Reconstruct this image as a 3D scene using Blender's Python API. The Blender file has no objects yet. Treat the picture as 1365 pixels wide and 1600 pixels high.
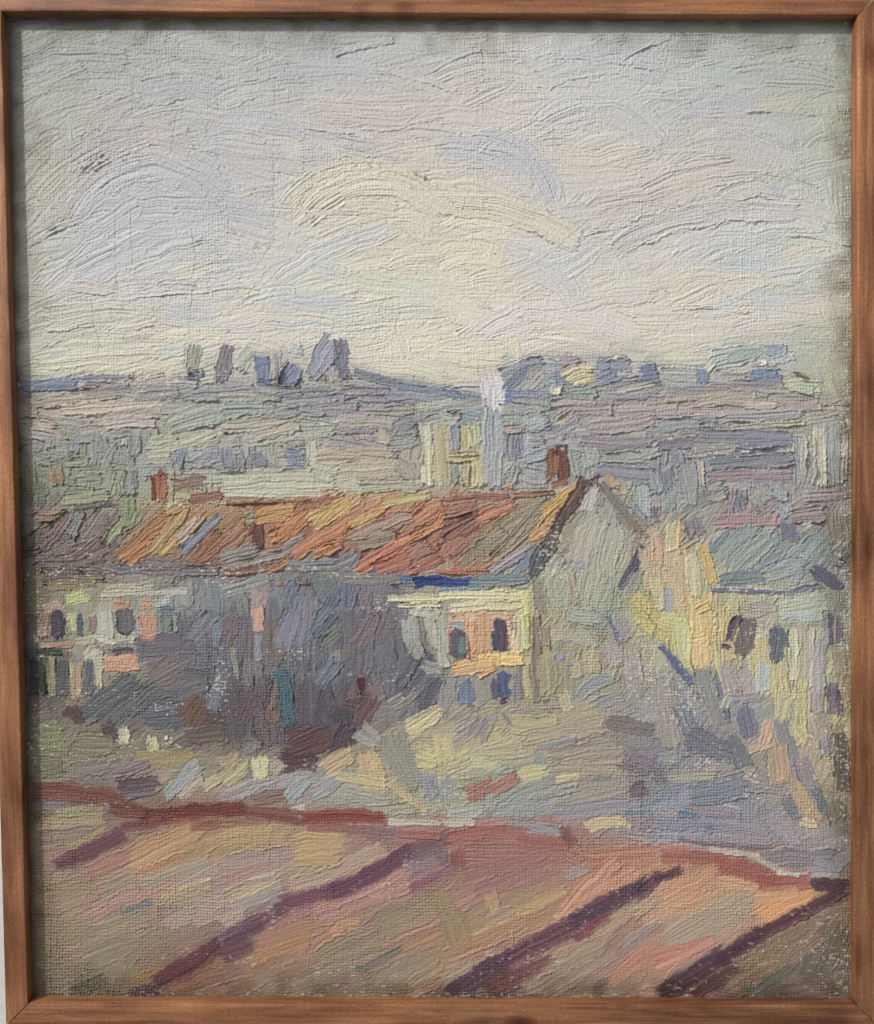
import bpy, math
import numpy as np
from mathutils import Euler, Vector

# ------------------------------------------------------------------ camera, light, exposure
scene = bpy.context.scene
col0 = scene.collection
D = 0.62                      # camera to canvas (m)
FPX = 1745.0                  # focal length in photo pixels (photo 1365 x 1600)
CAM_LOC = Vector((-0.028, -D, 0.0225))
PITCH, YAW, ROLL = math.radians(-2.05), 0.0, math.radians(0.22)
SHIFT_X = 0.028 / D * FPX / 1600.0 - 0.0035
SHIFT_Y = 0.0

cam_data = bpy.data.cameras.new('camera')
cam = bpy.data.objects.new('camera', cam_data)
col0.objects.link(cam)
cam_data.sensor_width = 36.0
cam_data.lens = FPX / 1600.0 * 36.0
cam_data.shift_x, cam_data.shift_y = SHIFT_X, SHIFT_Y
cam_data.clip_start, cam_data.clip_end = 0.01, 50.0
cam.location = CAM_LOC
cam.rotation_euler = Euler((math.radians(90) + PITCH, ROLL, YAW), 'XYZ')
scene.camera = cam
RM = np.array(cam.rotation_euler.to_matrix())

world = bpy.data.worlds.new('World')
scene.world = world
world.use_nodes = True
AMB = 0.35
bg = world.node_tree.nodes['Background']
bg.inputs['Color'].default_value = (0.95, 0.99, 1.02, 1)
bg.inputs['Strength'].default_value = AMB

LAMP = np.array((-1.06, -0.92, 0.96)); LAMP_W = 111.0
ld = bpy.data.lights.new('gallery_lamp', 'POINT'); ld.energy = LAMP_W; ld.shadow_soft_size = 0.028
ld.color = (1.0, 0.975, 0.93)
lo = bpy.data.objects.new('gallery_lamp', ld); lo.location = LAMP; col0.objects.link(lo)
FILL = np.array((-0.9, -1.5, 1.0)); FILL_W = 20.0
fd = bpy.data.lights.new('room_fill', 'AREA'); fd.energy = FILL_W; fd.shape = 'DISK'; fd.size = 1.3
fo = bpy.data.objects.new('room_fill', fd); fo.location = FILL
fo.rotation_euler = (Vector((0, 0, 0)) - Vector(FILL)).to_track_quat('-Z', 'Y').to_euler(); col0.objects.link(fo)

vs = scene.view_settings
vs.view_transform = 'Standard'; vs.look = 'None'; vs.exposure = 0.0; vs.gamma = 1.0
vs.use_curve_mapping = False

RELIEF, GAIN = 2.7, 1.06
# ------------------------------------------------------------------ helpers
rng = np.random.default_rng(7)

def unproject(px, py, plane_y=0.0):
    """photo pixel -> point on the canvas plane (world X, Z)"""
    px = np.asarray(px, float); py = np.asarray(py, float)
    cx = (px - 682.5) / FPX + SHIFT_X * 1600.0 / FPX
    cy = -(py - 800.0) / FPX + SHIFT_Y * 1600.0 / FPX
    dx = RM[0, 0] * cx + RM[0, 1] * cy - RM[0, 2]
    dy = RM[1, 0] * cx + RM[1, 1] * cy - RM[1, 2]
    dz = RM[2, 0] * cx + RM[2, 1] * cy - RM[2, 2]
    t = (plane_y - CAM_LOC.y) / dy
    return CAM_LOC.x + t * dx, CAM_LOC.z + t * dz

def lamp_light(wx, wz):
    """how strongly lamps and room light a flat white patch of the canvas (to turn seen colours into paint colours)"""
    e = np.zeros_like(wx) + AMB
    r2 = (wx - LAMP[0]) ** 2 + LAMP[1] ** 2 + (wz - LAMP[2]) ** 2
    e = e + LAMP_W * abs(LAMP[1]) / np.sqrt(r2) / (4 * math.pi ** 2 * r2)
    r2 = (wx - FILL[0]) ** 2 + FILL[1] ** 2 + (wz - FILL[2]) ** 2
    n = FILL / np.linalg.norm(FILL)
    cl = ((FILL[0] - wx) * n[0] + FILL[1] * n[1] + (FILL[2] - wz) * n[2]) / np.sqrt(r2)
    e = e + FILL_W * cl * abs(FILL[1]) / np.sqrt(r2) / (math.pi ** 2 * r2)
    return e

def lin(c):
    c = np.clip(c, 0, 1)
    return np.where(c <= 0.04045, c / 12.92, ((c + 0.055) / 1.055) ** 2.4)

def hexrgb(h):
    return np.array([int(h[i:i + 2], 16) for i in (0, 2, 4)]) / 255.0

def sstep(x):
    x = np.clip(x, 0, 1)
    return x * x * (3 - 2 * x)

def tag(o, label=None, cat=None, kind=None, group=None):
    if label: o['label'] = label
    if cat: o['category'] = cat
    if kind: o['kind'] = kind
    if group: o['group'] = group
    return o

# ------------------------------------------------------------------ materials
def new_mat(name):
    m = bpy.data.materials.new(name); m.use_nodes = True
    nt = m.node_tree
    return m, nt, nt.nodes['Principled BSDF']

def paint_material():
    m, nt, p = new_mat('oil_paint')
    a = nt.nodes.new('ShaderNodeAttribute'); a.attribute_name = 'paint'
    nt.links.new(a.outputs['Color'], p.inputs['Base Color'])
    tc = nt.nodes.new('ShaderNodeTexCoord')
    n = nt.nodes.new('ShaderNodeTexNoise'); n.inputs['Scale'].default_value = 90; n.inputs['Detail'].default_value = 3
    nt.links.new(tc.outputs['Object'], n.inputs['Vector'])
    mr = nt.nodes.new('ShaderNodeMapRange')
    mr.inputs['To Min'].default_value = 0.42; mr.inputs['To Max'].default_value = 0.66
    nt.links.new(n.outputs['Fac'], mr.inputs['Value'])
    nt.links.new(mr.outputs['Result'], p.inputs['Roughness'])
    p.inputs['Specular IOR Level'].default_value = 0.26
    return m

def wood_material():
    m, nt, p = new_mat('stained_wood')
    N, L = nt.nodes, nt.links
    a = N.new('ShaderNodeAttribute'); a.attribute_name = 'rail_uv'
    def mapped(sx, sy):
        mp = N.new('ShaderNodeMapping'); mp.inputs['Scale'].default_value = (sx, sy, 1)
        L.new(a.outputs['Vector'], mp.inputs['Vector']); return mp
    def noise(mp, det, rough=0.6, dist=0.0):
        n = N.new('ShaderNodeTexNoise'); n.inputs['Scale'].default_value = 1; n.inputs['Detail'].default_value = det
        n.inputs['Roughness'].default_value = rough; n.inputs['Distortion'].default_value = dist
        L.new(mp.outputs['Vector'], n.inputs['Vector']); return n
    def ramp(src, stops):
        r = N.new('ShaderNodeValToRGB')
        while len(r.color_ramp.elements) < len(stops): r.color_ramp.elements.new(0.5)
        for e, (pos, c) in zip(r.color_ramp.elements, stops):
            e.position = pos; e.color = (*c, 1)
        L.new(src, r.inputs['Fac']); return r
    grain = noise(mapped(16, 300), 5, 0.62, 0.6)
    base = ramp(grain.outputs['Fac'], [(0.25, (0.135, 0.052, 0.023)), (0.5, (0.225, 0.100, 0.048)), (0.75, (0.330, 0.168, 0.088))])
    def mult(c1, c2, f=1.0):
        x = N.new('ShaderNodeMix'); x.data_type = 'RGBA'; x.blend_type = 'MULTIPLY'
        x.inputs[0].default_value = f
        L.new(c1, x.inputs[6]); L.new(c2, x.inputs[7]); return x.outputs[2]
    blot = noise(mapped(14, 60), 3, 0.55, 0.4)
    c = mult(base.outputs['Color'], ramp(blot.outputs['Fac'], [(0.34, (0.58, 0.50, 0.47)), (0.50, (0.95, 0.93, 0.92)), (0.68, (1.22, 1.18, 1.10))]).outputs['Color'])
    fig = noise(mapped(5, 190), 2, 0.5, 2.2)
    c = mult(c, ramp(fig.outputs['Fac'], [(0.34, (0.80, 0.74, 0.70)), (0.46, (1, 1, 1)), (0.6, (1, 1, 1))]).outputs['Color'])
    pores = noise(mapped(500, 1500), 3, 0.7)
    c = mult(c, ramp(pores.outputs['Fac'], [(0.28, (0.62, 0.58, 0.56)), (0.5, (1, 1, 1)), (0.72, (1.32, 1.32, 1.28))]).outputs['Color'])
    k = N.new('ShaderNodeAttribute'); k.attribute_name = 'knot'
    c = mult(c, ramp(k.outputs['Fac'], [(0.0, (1, 1, 1)), (0.45, (0.62, 0.48, 0.42)), (1.0, (0.16, 0.11, 0.09))]).outputs['Color'])
    L.new(c, p.inputs['Base Color'])
    p.inputs['Roughness'].default_value = 0.5
    p.inputs['Specular IOR Level'].default_value = 0.3
    b = N.new('ShaderNodeBump'); b.inputs['Strength'].default_value = 0.35; b.inputs['Distance'].default_value = 0.0006
    L.new(grain.outputs['Fac'], b.inputs['Height']); L.new(b.outputs['Normal'], p.inputs['Normal'])
    return m

def plaster_material():
    m, nt, p = new_mat('wall_paint')
    tc = nt.nodes.new('ShaderNodeTexCoord')
    n = nt.nodes.new('ShaderNodeTexNoise'); n.inputs['Scale'].default_value = 220; n.inputs['Detail'].default_value = 4
    nt.links.new(tc.outputs['Object'], n.inputs['Vector'])
    r = nt.nodes.new('ShaderNodeValToRGB')
    r.color_ramp.elements[0].color = (0.46, 0.45, 0.42, 1); r.color_ramp.elements[1].color = (0.56, 0.55, 0.52, 1)
    nt.links.new(n.outputs['Fac'], r.inputs['Fac']); nt.links.new(r.outputs['Color'], p.inputs['Base Color'])
    b = nt.nodes.new('ShaderNodeBump'); b.inputs['Strength'].default_value = 0.3; b.inputs['Distance'].default_value = 0.0008
    nt.links.new(n.outputs['Fac'], b.inputs['Height']); nt.links.new(b.outputs['Normal'], p.inputs['Normal'])
    p.inputs['Roughness'].default_value = 0.85
    return m

def linen_material():
    m, nt, p = new_mat('raw_linen')
    tc = nt.nodes.new('ShaderNodeTexCoord')
    w = nt.nodes.new('ShaderNodeTexWave'); w.inputs['Scale'].default_value = 600
    nt.links.new(tc.outputs['Object'], w.inputs['Vector'])
    r = nt.nodes.new('ShaderNodeValToRGB')
    r.color_ramp.elements[0].color = (0.30, 0.26, 0.19, 1); r.color_ramp.elements[1].color = (0.42, 0.37, 0.28, 1)
    nt.links.new(w.outputs['Color'], r.inputs['Fac']); nt.links.new(r.outputs['Color'], p.inputs['Base Color'])
    p.inputs['Roughness'].default_value = 0.9
    return m

PAINT, WOOD, PLASTER, LINEN = paint_material(), wood_material(), plaster_material(), linen_material()

# ------------------------------------------------------------------ wall
DEPTH = 0.0095                # canvas lies this far behind the frame's face
BACK = 0.012
def box_mesh(name, x0, x1, y0, y1, z0, z1):
    me = bpy.data.meshes.new(name)
    v = [(x, y, z) for x in (x0, x1) for y in (y0, y1) for z in (z0, z1)]
    f = [(0, 1, 3, 2), (4, 6, 7, 5), (0, 4, 5, 1), (2, 3, 7, 6), (0, 2, 6, 4), (1, 5, 7, 3)]
    me.from_pydata(v, [], f); me.update()
    return me
wm = box_mesh('wall', -1.6, 1.6, BACK + 0.0005, BACK + 0.1, -1.4, 1.4)
wm.materials.append(PLASTER)
wall = bpy.data.objects.new('wall', wm); col0.objects.link(wall); tag(wall, 'plain off-white plaster wall behind the frame', None, 'structure')

# ------------------------------------------------------------------ the framed painting
CORNERS = [(12.0, 28.5), (1328.5, 34.5), (1327.5, 1559.0), (52.5, 1556.0)]     # sight edge of the canvas: TL TR BR BL
qx, qz = unproject([c[0] for c in CORNERS], [c[1] for c in CORNERS])
inner = [np.array((qx[i], qz[i])) for i in range(4)]
root = bpy.data.objects.new('framed_painting', None); col0.objects.link(root)
tag(root, 'oil painting of red roofs under a pale sky in a thin brown wooden frame', 'painting')

RAIL_W = 0.0128
def offset_quad(q, d):
    out = []
    for i in range(4):
        p, a, b = q[i], q[i - 1], q[(i + 1) % 4]
        e1 = (p - a) / np.linalg.norm(p - a); e2 = (b - p) / np.linalg.norm(b - p)
        n1 = np.array((-e1[1], e1[0])); n2 = np.array((-e2[1], e2[0]))
        m = n1 + n2; m = m / np.dot(m, n1) if True else m
        out.append(p + m * d)
    return out
outer = offset_quad(inner, RAIL_W)

PROFILE = [(0.0000, 0.0020), (0.0000, -DEPTH + 0.0012), (0.00012, -DEPTH + 0.0005), (0.0004, -DEPTH + 0.00013), (0.0009, -DEPTH),
           (0.003, -DEPTH - 0.00005), (0.005, -DEPTH), (0.007, -DEPTH - 0.00006), (0.009, -DEPTH), (0.0112, -DEPTH),
           (0.0121, -DEPTH + 0.0002), (0.0126, -DEPTH + 0.0007), (RAIL_W, -DEPTH + 0.0016), (RAIL_W, BACK), (0.004, BACK), (0.004, 0.0020)]
def make_rail(i, gap0, gap1, knots, label):
    j = (i + 1) % 4
    a0, b0, a1, b1 = inner[i], inner[j], outer[i], outer[j]
    ax = (b0 - a0) / np.linalg.norm(b0 - a0)
    seg = 160
    np_ = len(PROFILE)
    r = np.random.default_rng(20 + i)
    wob = np.interp(np.linspace(0, 1, seg + 1), np.linspace(0, 1, 9), r.normal(0, 0.00012, 9))
    nick = r.normal(0, 0.00004, (seg + 1, np_))
    V, UV, K = [], [], []
    for s in range(seg + 1):
        t = s / seg
        for k, (o, y) in enumerate(PROFILE):
            f = o / RAIL_W
            pa = a0 + (a1 - a0) * f + ax * gap0; pb = b0 + (b1 - b0) * f - ax * gap1
            p = pa + (pb - pa) * t
            nrm = (a1 - a0) - ax * np.dot(a1 - a0, ax); nrm = nrm / np.linalg.norm(nrm)
            if 0 < k < 13: p = p + nrm * (nick[s, k] + (wob[s] if k < 5 else 0) * 0.5)
            V.append((p[0], y + (nick[s, k] if 0 < k < 13 else 0), p[1]))
            al = float(np.dot(p - a0, ax)); ac = o if k > 4 else o + (y + DEPTH)
            UV.append((al + i * 1.7, ac + i * 0.31, 0.0))
            kv = 0.0
            for (ka, kb, kr, ks) in knots:
                d = math.hypot((al - ka) / kr, (o - kb) / (kr * 0.55))
                kv = max(kv, ks * max(0.0, 1 - d) ** 0.7)
            K.append(kv)
    F = []
    for s in range(seg):
        for k in range(np_):
            k2 = (k + 1) % np_
            F.append((s * np_ + k, (s + 1) * np_ + k, (s + 1) * np_ + k2, s * np_ + k2))
    F.append(tuple(range(np_))); F.append(tuple(reversed([seg * np_ + k for k in range(np_)])))
    me = bpy.data.meshes.new('frame_rail'); me.from_pydata(V, [], F); me.update()
    at = me.attributes.new('rail_uv', 'FLOAT_VECTOR', 'POINT'); at.data.foreach_set('vector', np.array(UV).ravel())
    at = me.attributes.new('knot', 'FLOAT', 'POINT'); at.data.foreach_set('value', np.array(K))
    me.materials.append(WOOD)
    import bmesh
    bm = bmesh.new(); bm.from_mesh(me); bmesh.ops.recalc_face_normals(bm, faces=bm.faces); bm.to_mesh(me); bm.free()
    for p_ in me.polygons: p_.use_smooth = len(p_.vertices) == 4
    me.set_sharp_from_angle(angle=math.radians(50))
    o = bpy.data.objects.new('frame_rail', me); col0.objects.link(o); o.parent = root
    tag(o, label)
    return o
PXM = 0.000355
make_rail(0, 0.00012, 0.00022, [(195 * PXM, 0.006, 0.002, .35), (545 * PXM, 0.002, 0.006, .6), (610 * PXM, 0.003, 0.008, .65), (700 * PXM, 0.009, 0.012, .3)], 'top rail of the frame, scuffed and dark in the middle')
make_rail(1, 0.00022, 0.00022, [(60 * PXM, 0.006, 0.012, .35), (560 * PXM, 0.009, 0.012, .45), (1130 * PXM, 0.005, 0.003, .5), (820 * PXM, 0.009, 0.003, .3)], None)
make_rail(2, 0.00022, 0.00034, [((1327 - 800) * PXM, 0.0105, 0.011, 1.0), ((1327 - 480) * PXM, 0.0085, 0.0012, .8), (30 * PXM, 0.01, 0.012, .5)], 'bottom rail of the frame with a dark knot')
make_rail(3, 0.00034, 0.00012, [((1556 - 405) * PXM, 0.010, 0.003, .35), ((1556 - 690) * PXM, 0.010, 0.006, .3), (60 * PXM, 0.006, 0.02, .35)], None)

cmin = np.min(np.array(inner), 0) - 0.0035; cmax = np.max(np.array(inner), 0) + 0.0035
cm = box_mesh('canvas', cmin[0], cmax[0], 0.0022, 0.0042, cmin[1], cmax[1]); cm.materials.append(LINEN)
canvas = bpy.data.objects.new('canvas', cm); col0.objects.link(canvas); canvas.parent = root

# ------------------------------------------------------------------ paint layer: brush strokes laid one over another on the weave
S = 1.35
GX = np.arange(8.0, 1333.0, S); GY = np.arange(24.0, 1564.0, S)
NX, NY = len(GX), len(GY)
X, Y = np.meshgrid(GX, GY)
def smooth_noise(n0, n1, amp=1.0):
    g = rng.normal(0, 1, (n1 + 2, n0 + 2))
    fx = np.linspace(0, n0, NX); fy = np.linspace(0, n1, NY)
    ix = np.minimum(fx.astype(int), n0); iy = np.minimum(fy.astype(int), n1)
    tx = sstep(fx - ix); ty = sstep(fy - iy)[:, None]
    a = g[iy][:, ix] * (1 - tx) + g[iy][:, ix + 1] * tx
    b = g[iy + 1][:, ix] * (1 - tx) + g[iy + 1][:, ix + 1] * tx
    return amp * (a * (1 - ty) + b * ty)
WP = 4.75
wxp = X / WP + smooth_noise(30, 36, 0.25) + smooth_noise(9, 160, 0.16); wyp = Y / WP + smooth_noise(30, 36, 0.25) + smooth_noise(160, 9, 0.16)
cxi = np.floor(wxp).astype(int); cyi = np.floor(wyp).astype(int)
par = (cxi + cyi) % 2
tx_, ty_ = wxp - cxi - 0.5, wyp - cyi - 0.5
THR = np.where(par == 0, rng.normal(1, 0.35, 400)[cxi % 400], rng.normal(1, 0.35, 400)[cyi % 400])      # thick and thin threads
WEAVE = np.where(par == 0, np.cos(math.pi * tx_) * (0.75 + 0.25 * np.cos(2 * math.pi * ty_)), np.cos(math.pi * ty_) * (0.75 + 0.25 * np.cos(2 * math.pi * tx_)))
CELL = rng.random((400, 400))[cyi % 400, cxi % 400]
WEAVE = (1 - (1 - np.clip(WEAVE, 0, 1)) ** 1.25 * 1.35) * (0.6 + 0.8 * CELL) * np.clip(THR, 0.2, 1.8)
WAMP = np.interp(Y[:, 0], [0, 560, 640, 1180, 1280, 1600], [0.14, 0.14, 0.15, 0.23, 0.31, 0.33])[:, None]
def fine_noise():
    n = rng.normal(0, 1, (NY, NX))
    for _ in range(2):
        n = (n + np.roll(n, 1, 0) + np.roll(n, 1, 1) + np.roll(n, (1, 1), (0, 1))) / 2
        n = np.roll(n, (-1, -1), (0, 1)) if _ else n
    return n / n.std()
FINE = fine_noise()
MED = smooth_noise(230, 268) * 0.8 + smooth_noise(120, 140) * 0.5
H = np.zeros((NY, NX))
C = np.zeros((NY, NX, 3)); C[:] = hexrgb('9a9484')
OWN = np.full((NY, NX), -1, np.int32)

def put(x0, y0, x1, y1, w, col, bend=0.0, thick=1.0, load=1.0, oid=-1, pick=0.14, jit=0.05, br=0.9, soft=0.0, rnd=False, rg=1.0):
    dx, dy = x1 - x0, y1 - y0
    L0 = math.hypot(dx, dy) + 1e-6
    nx, ny = dy / L0, -dx / L0
    if L0 < w * 0.8:                                     # a short dab: let it at least reach its own width
        g = (w * 0.8 - L0) / 2; x0 -= dx / L0 * g; x1 += dx / L0 * g; y0 -= dy / L0 * g; y1 += dy / L0 * g
    mx, my = (x0 + x1) / 2 + nx * bend * 2, (y0 + y1) / 2 + ny * bend * 2
    m = w * 0.62 + 4
    bx0, bx1 = min(x0, x1, (x0 + x1) / 2 + nx * bend) - m, max(x0, x1, (x0 + x1) / 2 + nx * bend) + m
    by0, by1 = min(y0, y1, (y0 + y1) / 2 + ny * bend) - m, max(y0, y1, (y0 + y1) / 2 + ny * bend) + m
    i0, i1 = max(0, int((bx0 - GX[0]) / S)), min(NX, int((bx1 - GX[0]) / S) + 2)
    j0, j1 = max(0, int((by0 - GY[0]) / S)), min(NY, int((by1 - GY[0]) / S) + 2)
    if i1 - i0 < 2 or j1 - j0 < 2: return
    px, py = X[j0:j1, i0:i1], Y[j0:j1, i0:i1]
    ns = 1 if abs(bend) < 1.5 else max(3, int(L0 / 14))
    t = np.linspace(0, 1, ns + 1)
    cxp = (1 - t) ** 2 * x0 + 2 * t * (1 - t) * mx + t * t * x1
    cyp = (1 - t) ** 2 * y0 + 2 * t * (1 - t) * my + t * t * y1
    best = np.full(px.shape, 1e9); s = np.zeros(px.shape); v = np.zeros(px.shape); cum = 0.0
    for k in range(ns):
        ex, ey = cxp[k + 1] - cxp[k], cyp[k + 1] - cyp[k]; l = math.hypot(ex, ey) + 1e-9
        rx, ry = px - cxp[k], py - cyp[k]
        tt = (rx * ex + ry * ey) / l
        lo_ = -1e9 if k == 0 else 0.0; hi_ = 1e9 if k == ns - 1 else l
        tc = np.clip(tt, lo_, hi_)
        d2 = (rx - tc * ex / l) ** 2 + (ry - tc * ey / l) ** 2
        better = d2 < best
        best = np.where(better, d2, best); s = np.where(better, cum + tc, s)
        v = np.where(better, np.sign(rx * ey - ry * ex) * np.sqrt(d2), v)
        cum += l
    L = cum
    hw = w / 2
    sn = np.clip(s / L, 0, 1)
    nk = max(3, int(L / 24) + 2); kx = np.linspace(0, 1, nk)
    swing = np.interp(sn, kx, rng.normal(0, 1, nk)) * min(1.2, hw * 0.07)
    wid = np.interp(sn, kx, rng.normal(0, 1, nk))
    tip = 1 - 0.30 * rng.random() * np.exp(-np.maximum(s, 0) / (0.5 * w)) - 0.45 * rng.random() * np.exp(-np.maximum(L - s, 0) / (0.5 * w))
    if rnd: tip = np.sqrt(np.clip(1 - np.abs(2 * sn - 1) ** 5, 0.02, 1))
    v = v + swing
    vn = v / (hw * np.clip(tip * (1 + 0.10 * wid), 0.4, 1.2))
    nb = max(4, int(w / 2.75)); nl = max(2, int(L / 80) + 1)
    T = rng.random((nl + 2, nb + 2))
    fv = np.clip((vn + 1) / 2, 0, 0.9999) * nb; iv = fv.astype(int); tv = sstep(fv - iv)
    fl = sn * nl * 0.9999; il = fl.astype(int); tl = fl - il
    B = (T[il, iv] * (1 - tv) + T[il, iv + 1] * tv) * (1 - tl) + (T[il + 1, iv] * (1 - tv) + T[il + 1, iv + 1] * tv) * tl
    T2 = rng.random((nl + 2, 2 * nb + 2)); f2 = fv * 2 * 0.9999; i2 = f2.astype(int); t2 = f2 - i2
    B2 = T2[il, i2] * (1 - t2) + T2[il, i2 + 1] * t2
    B = 0.68 * (B ** 0.62 - 0.12) + 0.42 * B2 ** 0.7 - 0.04
    r0 = rng.random(nb + 2) * 0.30 * w - 0.06 * w; r1 = rng.random(nb + 2) * 0.34 * w - 0.06 * w
    e0 = r0[iv] * (1 - tv) + r0[iv + 1] * tv; e1 = r1[iv] * (1 - tv) + r1[iv + 1] * tv
    FN = FINE[j0:j1, i0:i1]; MN = MED[j0:j1, i0:i1]
    rim = (1 - np.abs(vn)) * hw + (B - 0.5) * 1.6 + FN * 0.45 + MN * min(1.5, 0.06 * w)
    end = np.minimum(s - e0 + 0.12 * w, L - s - e1 + 0.12 * w) + FN * 0.6 + MN * 1.6
    a = sstep(rim / 1.9) * sstep(end / 1.9)
    wv = WEAVE[j0:j1, i0:i1]
    fade = load - 0.25 * (1 - load + 0.25) * sn
    dep = fade * 1.25 + 0.45 * (B - 0.5) + 0.35 * wv + 0.10 * FN
    a = a * sstep((dep - 0.42) * 4.5)
    gl, gr = rng.random(2) ** 1.6 * 1.9 * rg
    lump = np.clip(0.35 + 0.75 * np.interp(sn, kx, rng.normal(0, 1, nk)), 0, 2) * (1 + 0.12 * FN)
    ridge = np.exp(-((rim - 2.0) / 1.25) ** 2) * np.where(vn > 0, gr, gl) * lump
    ridge = ridge + np.exp(-((L - s - e1 - 1.0) / 1.9) ** 2) * rng.random() * 1.1 * rg * (1 + 0.15 * FN)
    gouge = np.exp(-((rim + 1.2) / 1.0) ** 2) * 0.35
    h = H[j0:j1, i0:i1]
    hgt = thick * (0.38 + br * (B - 0.5) + 0.03 * FN + 0.75 * ridge)
    H[j0:j1, i0:i1] = h + a * (hgt - 0.80 * h)
    if thick > 0.45: H[j0:j1, i0:i1] -= gouge * thick * sstep(end / 2) * np.where(vn > 0, gr, gl)
    tint = 1 + jit * (T[0][iv] - 0.5) * 2
    c = C[j0:j1, i0:i1]
    pk = (pick + 0.30 * pick * (B - 0.5) + 0.5 * pick * sn)[..., None]
    nc = col[None, None, :] * tint[..., None]
    nc = nc + pk * (c - nc)
    ca = a if soft <= 0 else a * sstep(rim / (soft * w)) * sstep(end / (soft * w * 1.6))
    C[j0:j1, i0:i1] = c + ca[..., None] * 0.97 * (nc - c)
    o = OWN[j0:j1, i0:i1]; o[a > 0.5] = oid

# --- coarse colours of the composition (rows of the picture, left to right)
BX = [60, 170, 280, 390, 500, 610, 720, 830, 940, 1050, 1160, 1270]
BASE = """
60 9aa09a a2a6a0 a5aaa6 a9aeaa a8abae adb2b0 b4b8b2 b6b8b4 b2b8b6 adb5b0 a9b2ac a3aba2
110 9fa39d a4a8a2 a9adab a7adab a9adb0 aeb1b0 b8b8b2 bdbcb6 b9bcbc b1bab4 adb8af a8b0a4
160 a3a69a abaca6 aeb1ae b0b2b4 b7b5b2 bdb7b0 bfbab2 c0bdb6 bdbcba b7b9b4 b4b8b2 adb4a6
215 a4a79a b0ada9 b2b2b0 b3b3b6 bab8b4 bdb9b2 bbbab8 c2beb4 c0beb6 bcb9b2 b8b8b2 aeb4a6
270 a8aa9c b2b2b0 b3b5ba b6b5b8 c0bcb2 c8c2b0 c3bfb4 bbbbbc c3beb4 bdbab2 bab9b4 b2b7ac
330 abaca0 b0b2b6 b0b3b8 babbb8 c3c0b4 c8c3b2 c8c3b0 c4c1b8 bfbeb8 bfbdb6 bcbcb8 b4b8b0
390 adb0a4 b4b6b8 b6b8ba bfc0bc c2c0b6 c9c4b0 cdc7b0 c5c2b8 c0c0ba c0bfb8 bdc0bc b8bbb0
440 b0b2a4 bab9b2 bbbcba c0c2ba c0c2ba c8c5b4 d0cab2 c6c3b8 c4c3ba c8c2b4 b9bfc2 b9bcb2
490 b2b5a8 bfbdae c0bfb4 c0c2b8 bfc2ba c6c6b8 d2ccba cac4ba c9c4ba cbc4b4 c2bfb8 b4b7a6
540 b2b5a6 c2c1ae c4c2b0 c4c0b2 c8c2b2 c8c4b4 d0c9b0 cbc4b4 cac5b4 c8c3b0 b9bbb6 adb09e
578 b2b5a6 c2c1ae bcb9aa b0aca4 a8a6a4 c6c4b2 cbc6b2 a8a8a4 a8a8a4 a4a6a4 a5a9a8 a5a898
610 8a8a8c 9b948e 8f8c90 8d8c92 8e8d92 8c8d96 a5a5a4 8e9296 8f9096 969494 9a9490 a09c8e
645 9c948a a89c92 969a90 959890 8f8f92 8f8e92 8f969a 93959a 9a9490 a0968f a09594 9c988c
680 908e86 8d8f8a 9d9d90 9f9d92 a09a94 948f92 a3a08a 8f9198 97908f 8a888c 8a8890 a09e90
720 7f8076 858980 8a8d92 8f9096 a39c8e 9c9790 a8a084 92949c 8d9092 898a90 868690 9c9c94
760 7d806e 8b9080 9a9a88 b0ae98 adaa96 a39e90 a09c88 9a9896 93918c 8b9096 8f8a8e 938f8e
800 6f6460 7c7c66 a5835f 9b6f52 ae7a50 a86e50 9a6a58 947a5e 8f8f88 8b8c88 8f8080 8a8480
840 6a5f5c 77706a 9f7a58 8f6c5c a06a52 94705e 90685a 8f7c66 8d8f86 a8957c 868e8c 868a84
880 655a56 70625e 7a6660 7a6c68 7a7470 9a6456 946456 7d7878 8b8f88 a49a80 7f888c 7e8286
920 76705f 8e8a78 7f8080 74757a 6f747c 706a72 adac90 a8a688 868c80 a9a17c a8a388 8f958e
970 7a6a60 9a9a8e 7a7e80 757480 6e7480 6b6770 a5a08c a59878 8c8d84 b0a070 a39a80 949690
1020 625f58 8a837a 6e6d74 6c6a72 6b6d78 6a676e a08c76 9a9070 97917f 9f9a84 a09a80 a09c84
1070 5f5c58 8b7a6a 62606a 66626a 5f666c 6c6a70 7f7f84 85806e 938c7c 8b8788 94909a a09a7c
1120 6a625c 6a6462 5c5a60 645c62 5c545c 7a7674 9a927c 9a9178 938b7c 807f84 858488 a8a07c
1170 74725a 7a725e 7d7262 685c58 6f6460 a09074 aaa27e a09576 8c8078 757680 8a7f7c a0947c
1220 7c7866 77686a 8f8572 928a80 8f8d88 9a9680 9a957e 8d8880 877c7c 7f828a 8a8480 a08e74
1265 7c6a58 7a5a50 7f5c50 80605a 8f8680 949080 8e8e84 8b8c8e 878a90 7c8492 807e8a 908a80
1300 8c8668 7d6a62 96785a 98865f 8c766c 8a6a62 94665a 8e6458 8a7468 858a98 83858c 8a8a84
1350 806c5c 8c7460 98805e 99896c 9a8c70 7f6a6c 8a6660 8a6a66 a07862 a88062 8a5c50 85868a
1400 86785c 8a7c66 928874 908a80 7a6470 966e64 8a7a62 947c60 a07660 a8886a a98c70 a07a58
1450 84785c 847c64 857c66 6e5a5e 95705c 857864 917c5c 96785c 8c6a60 a08c74 9c8270 77664e
1500 7f765c 7a745c 7a604e 8a6a52 8a7460 7e7862 947858 8a7860 7f6a60 a8826a 705a5c 706a58
1540 7d7660 77705a 775f50 8a7860 857a64 827862 7a6c60 6a5a58 8f8068 a07e66 6a5658 6a685a
"""
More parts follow.
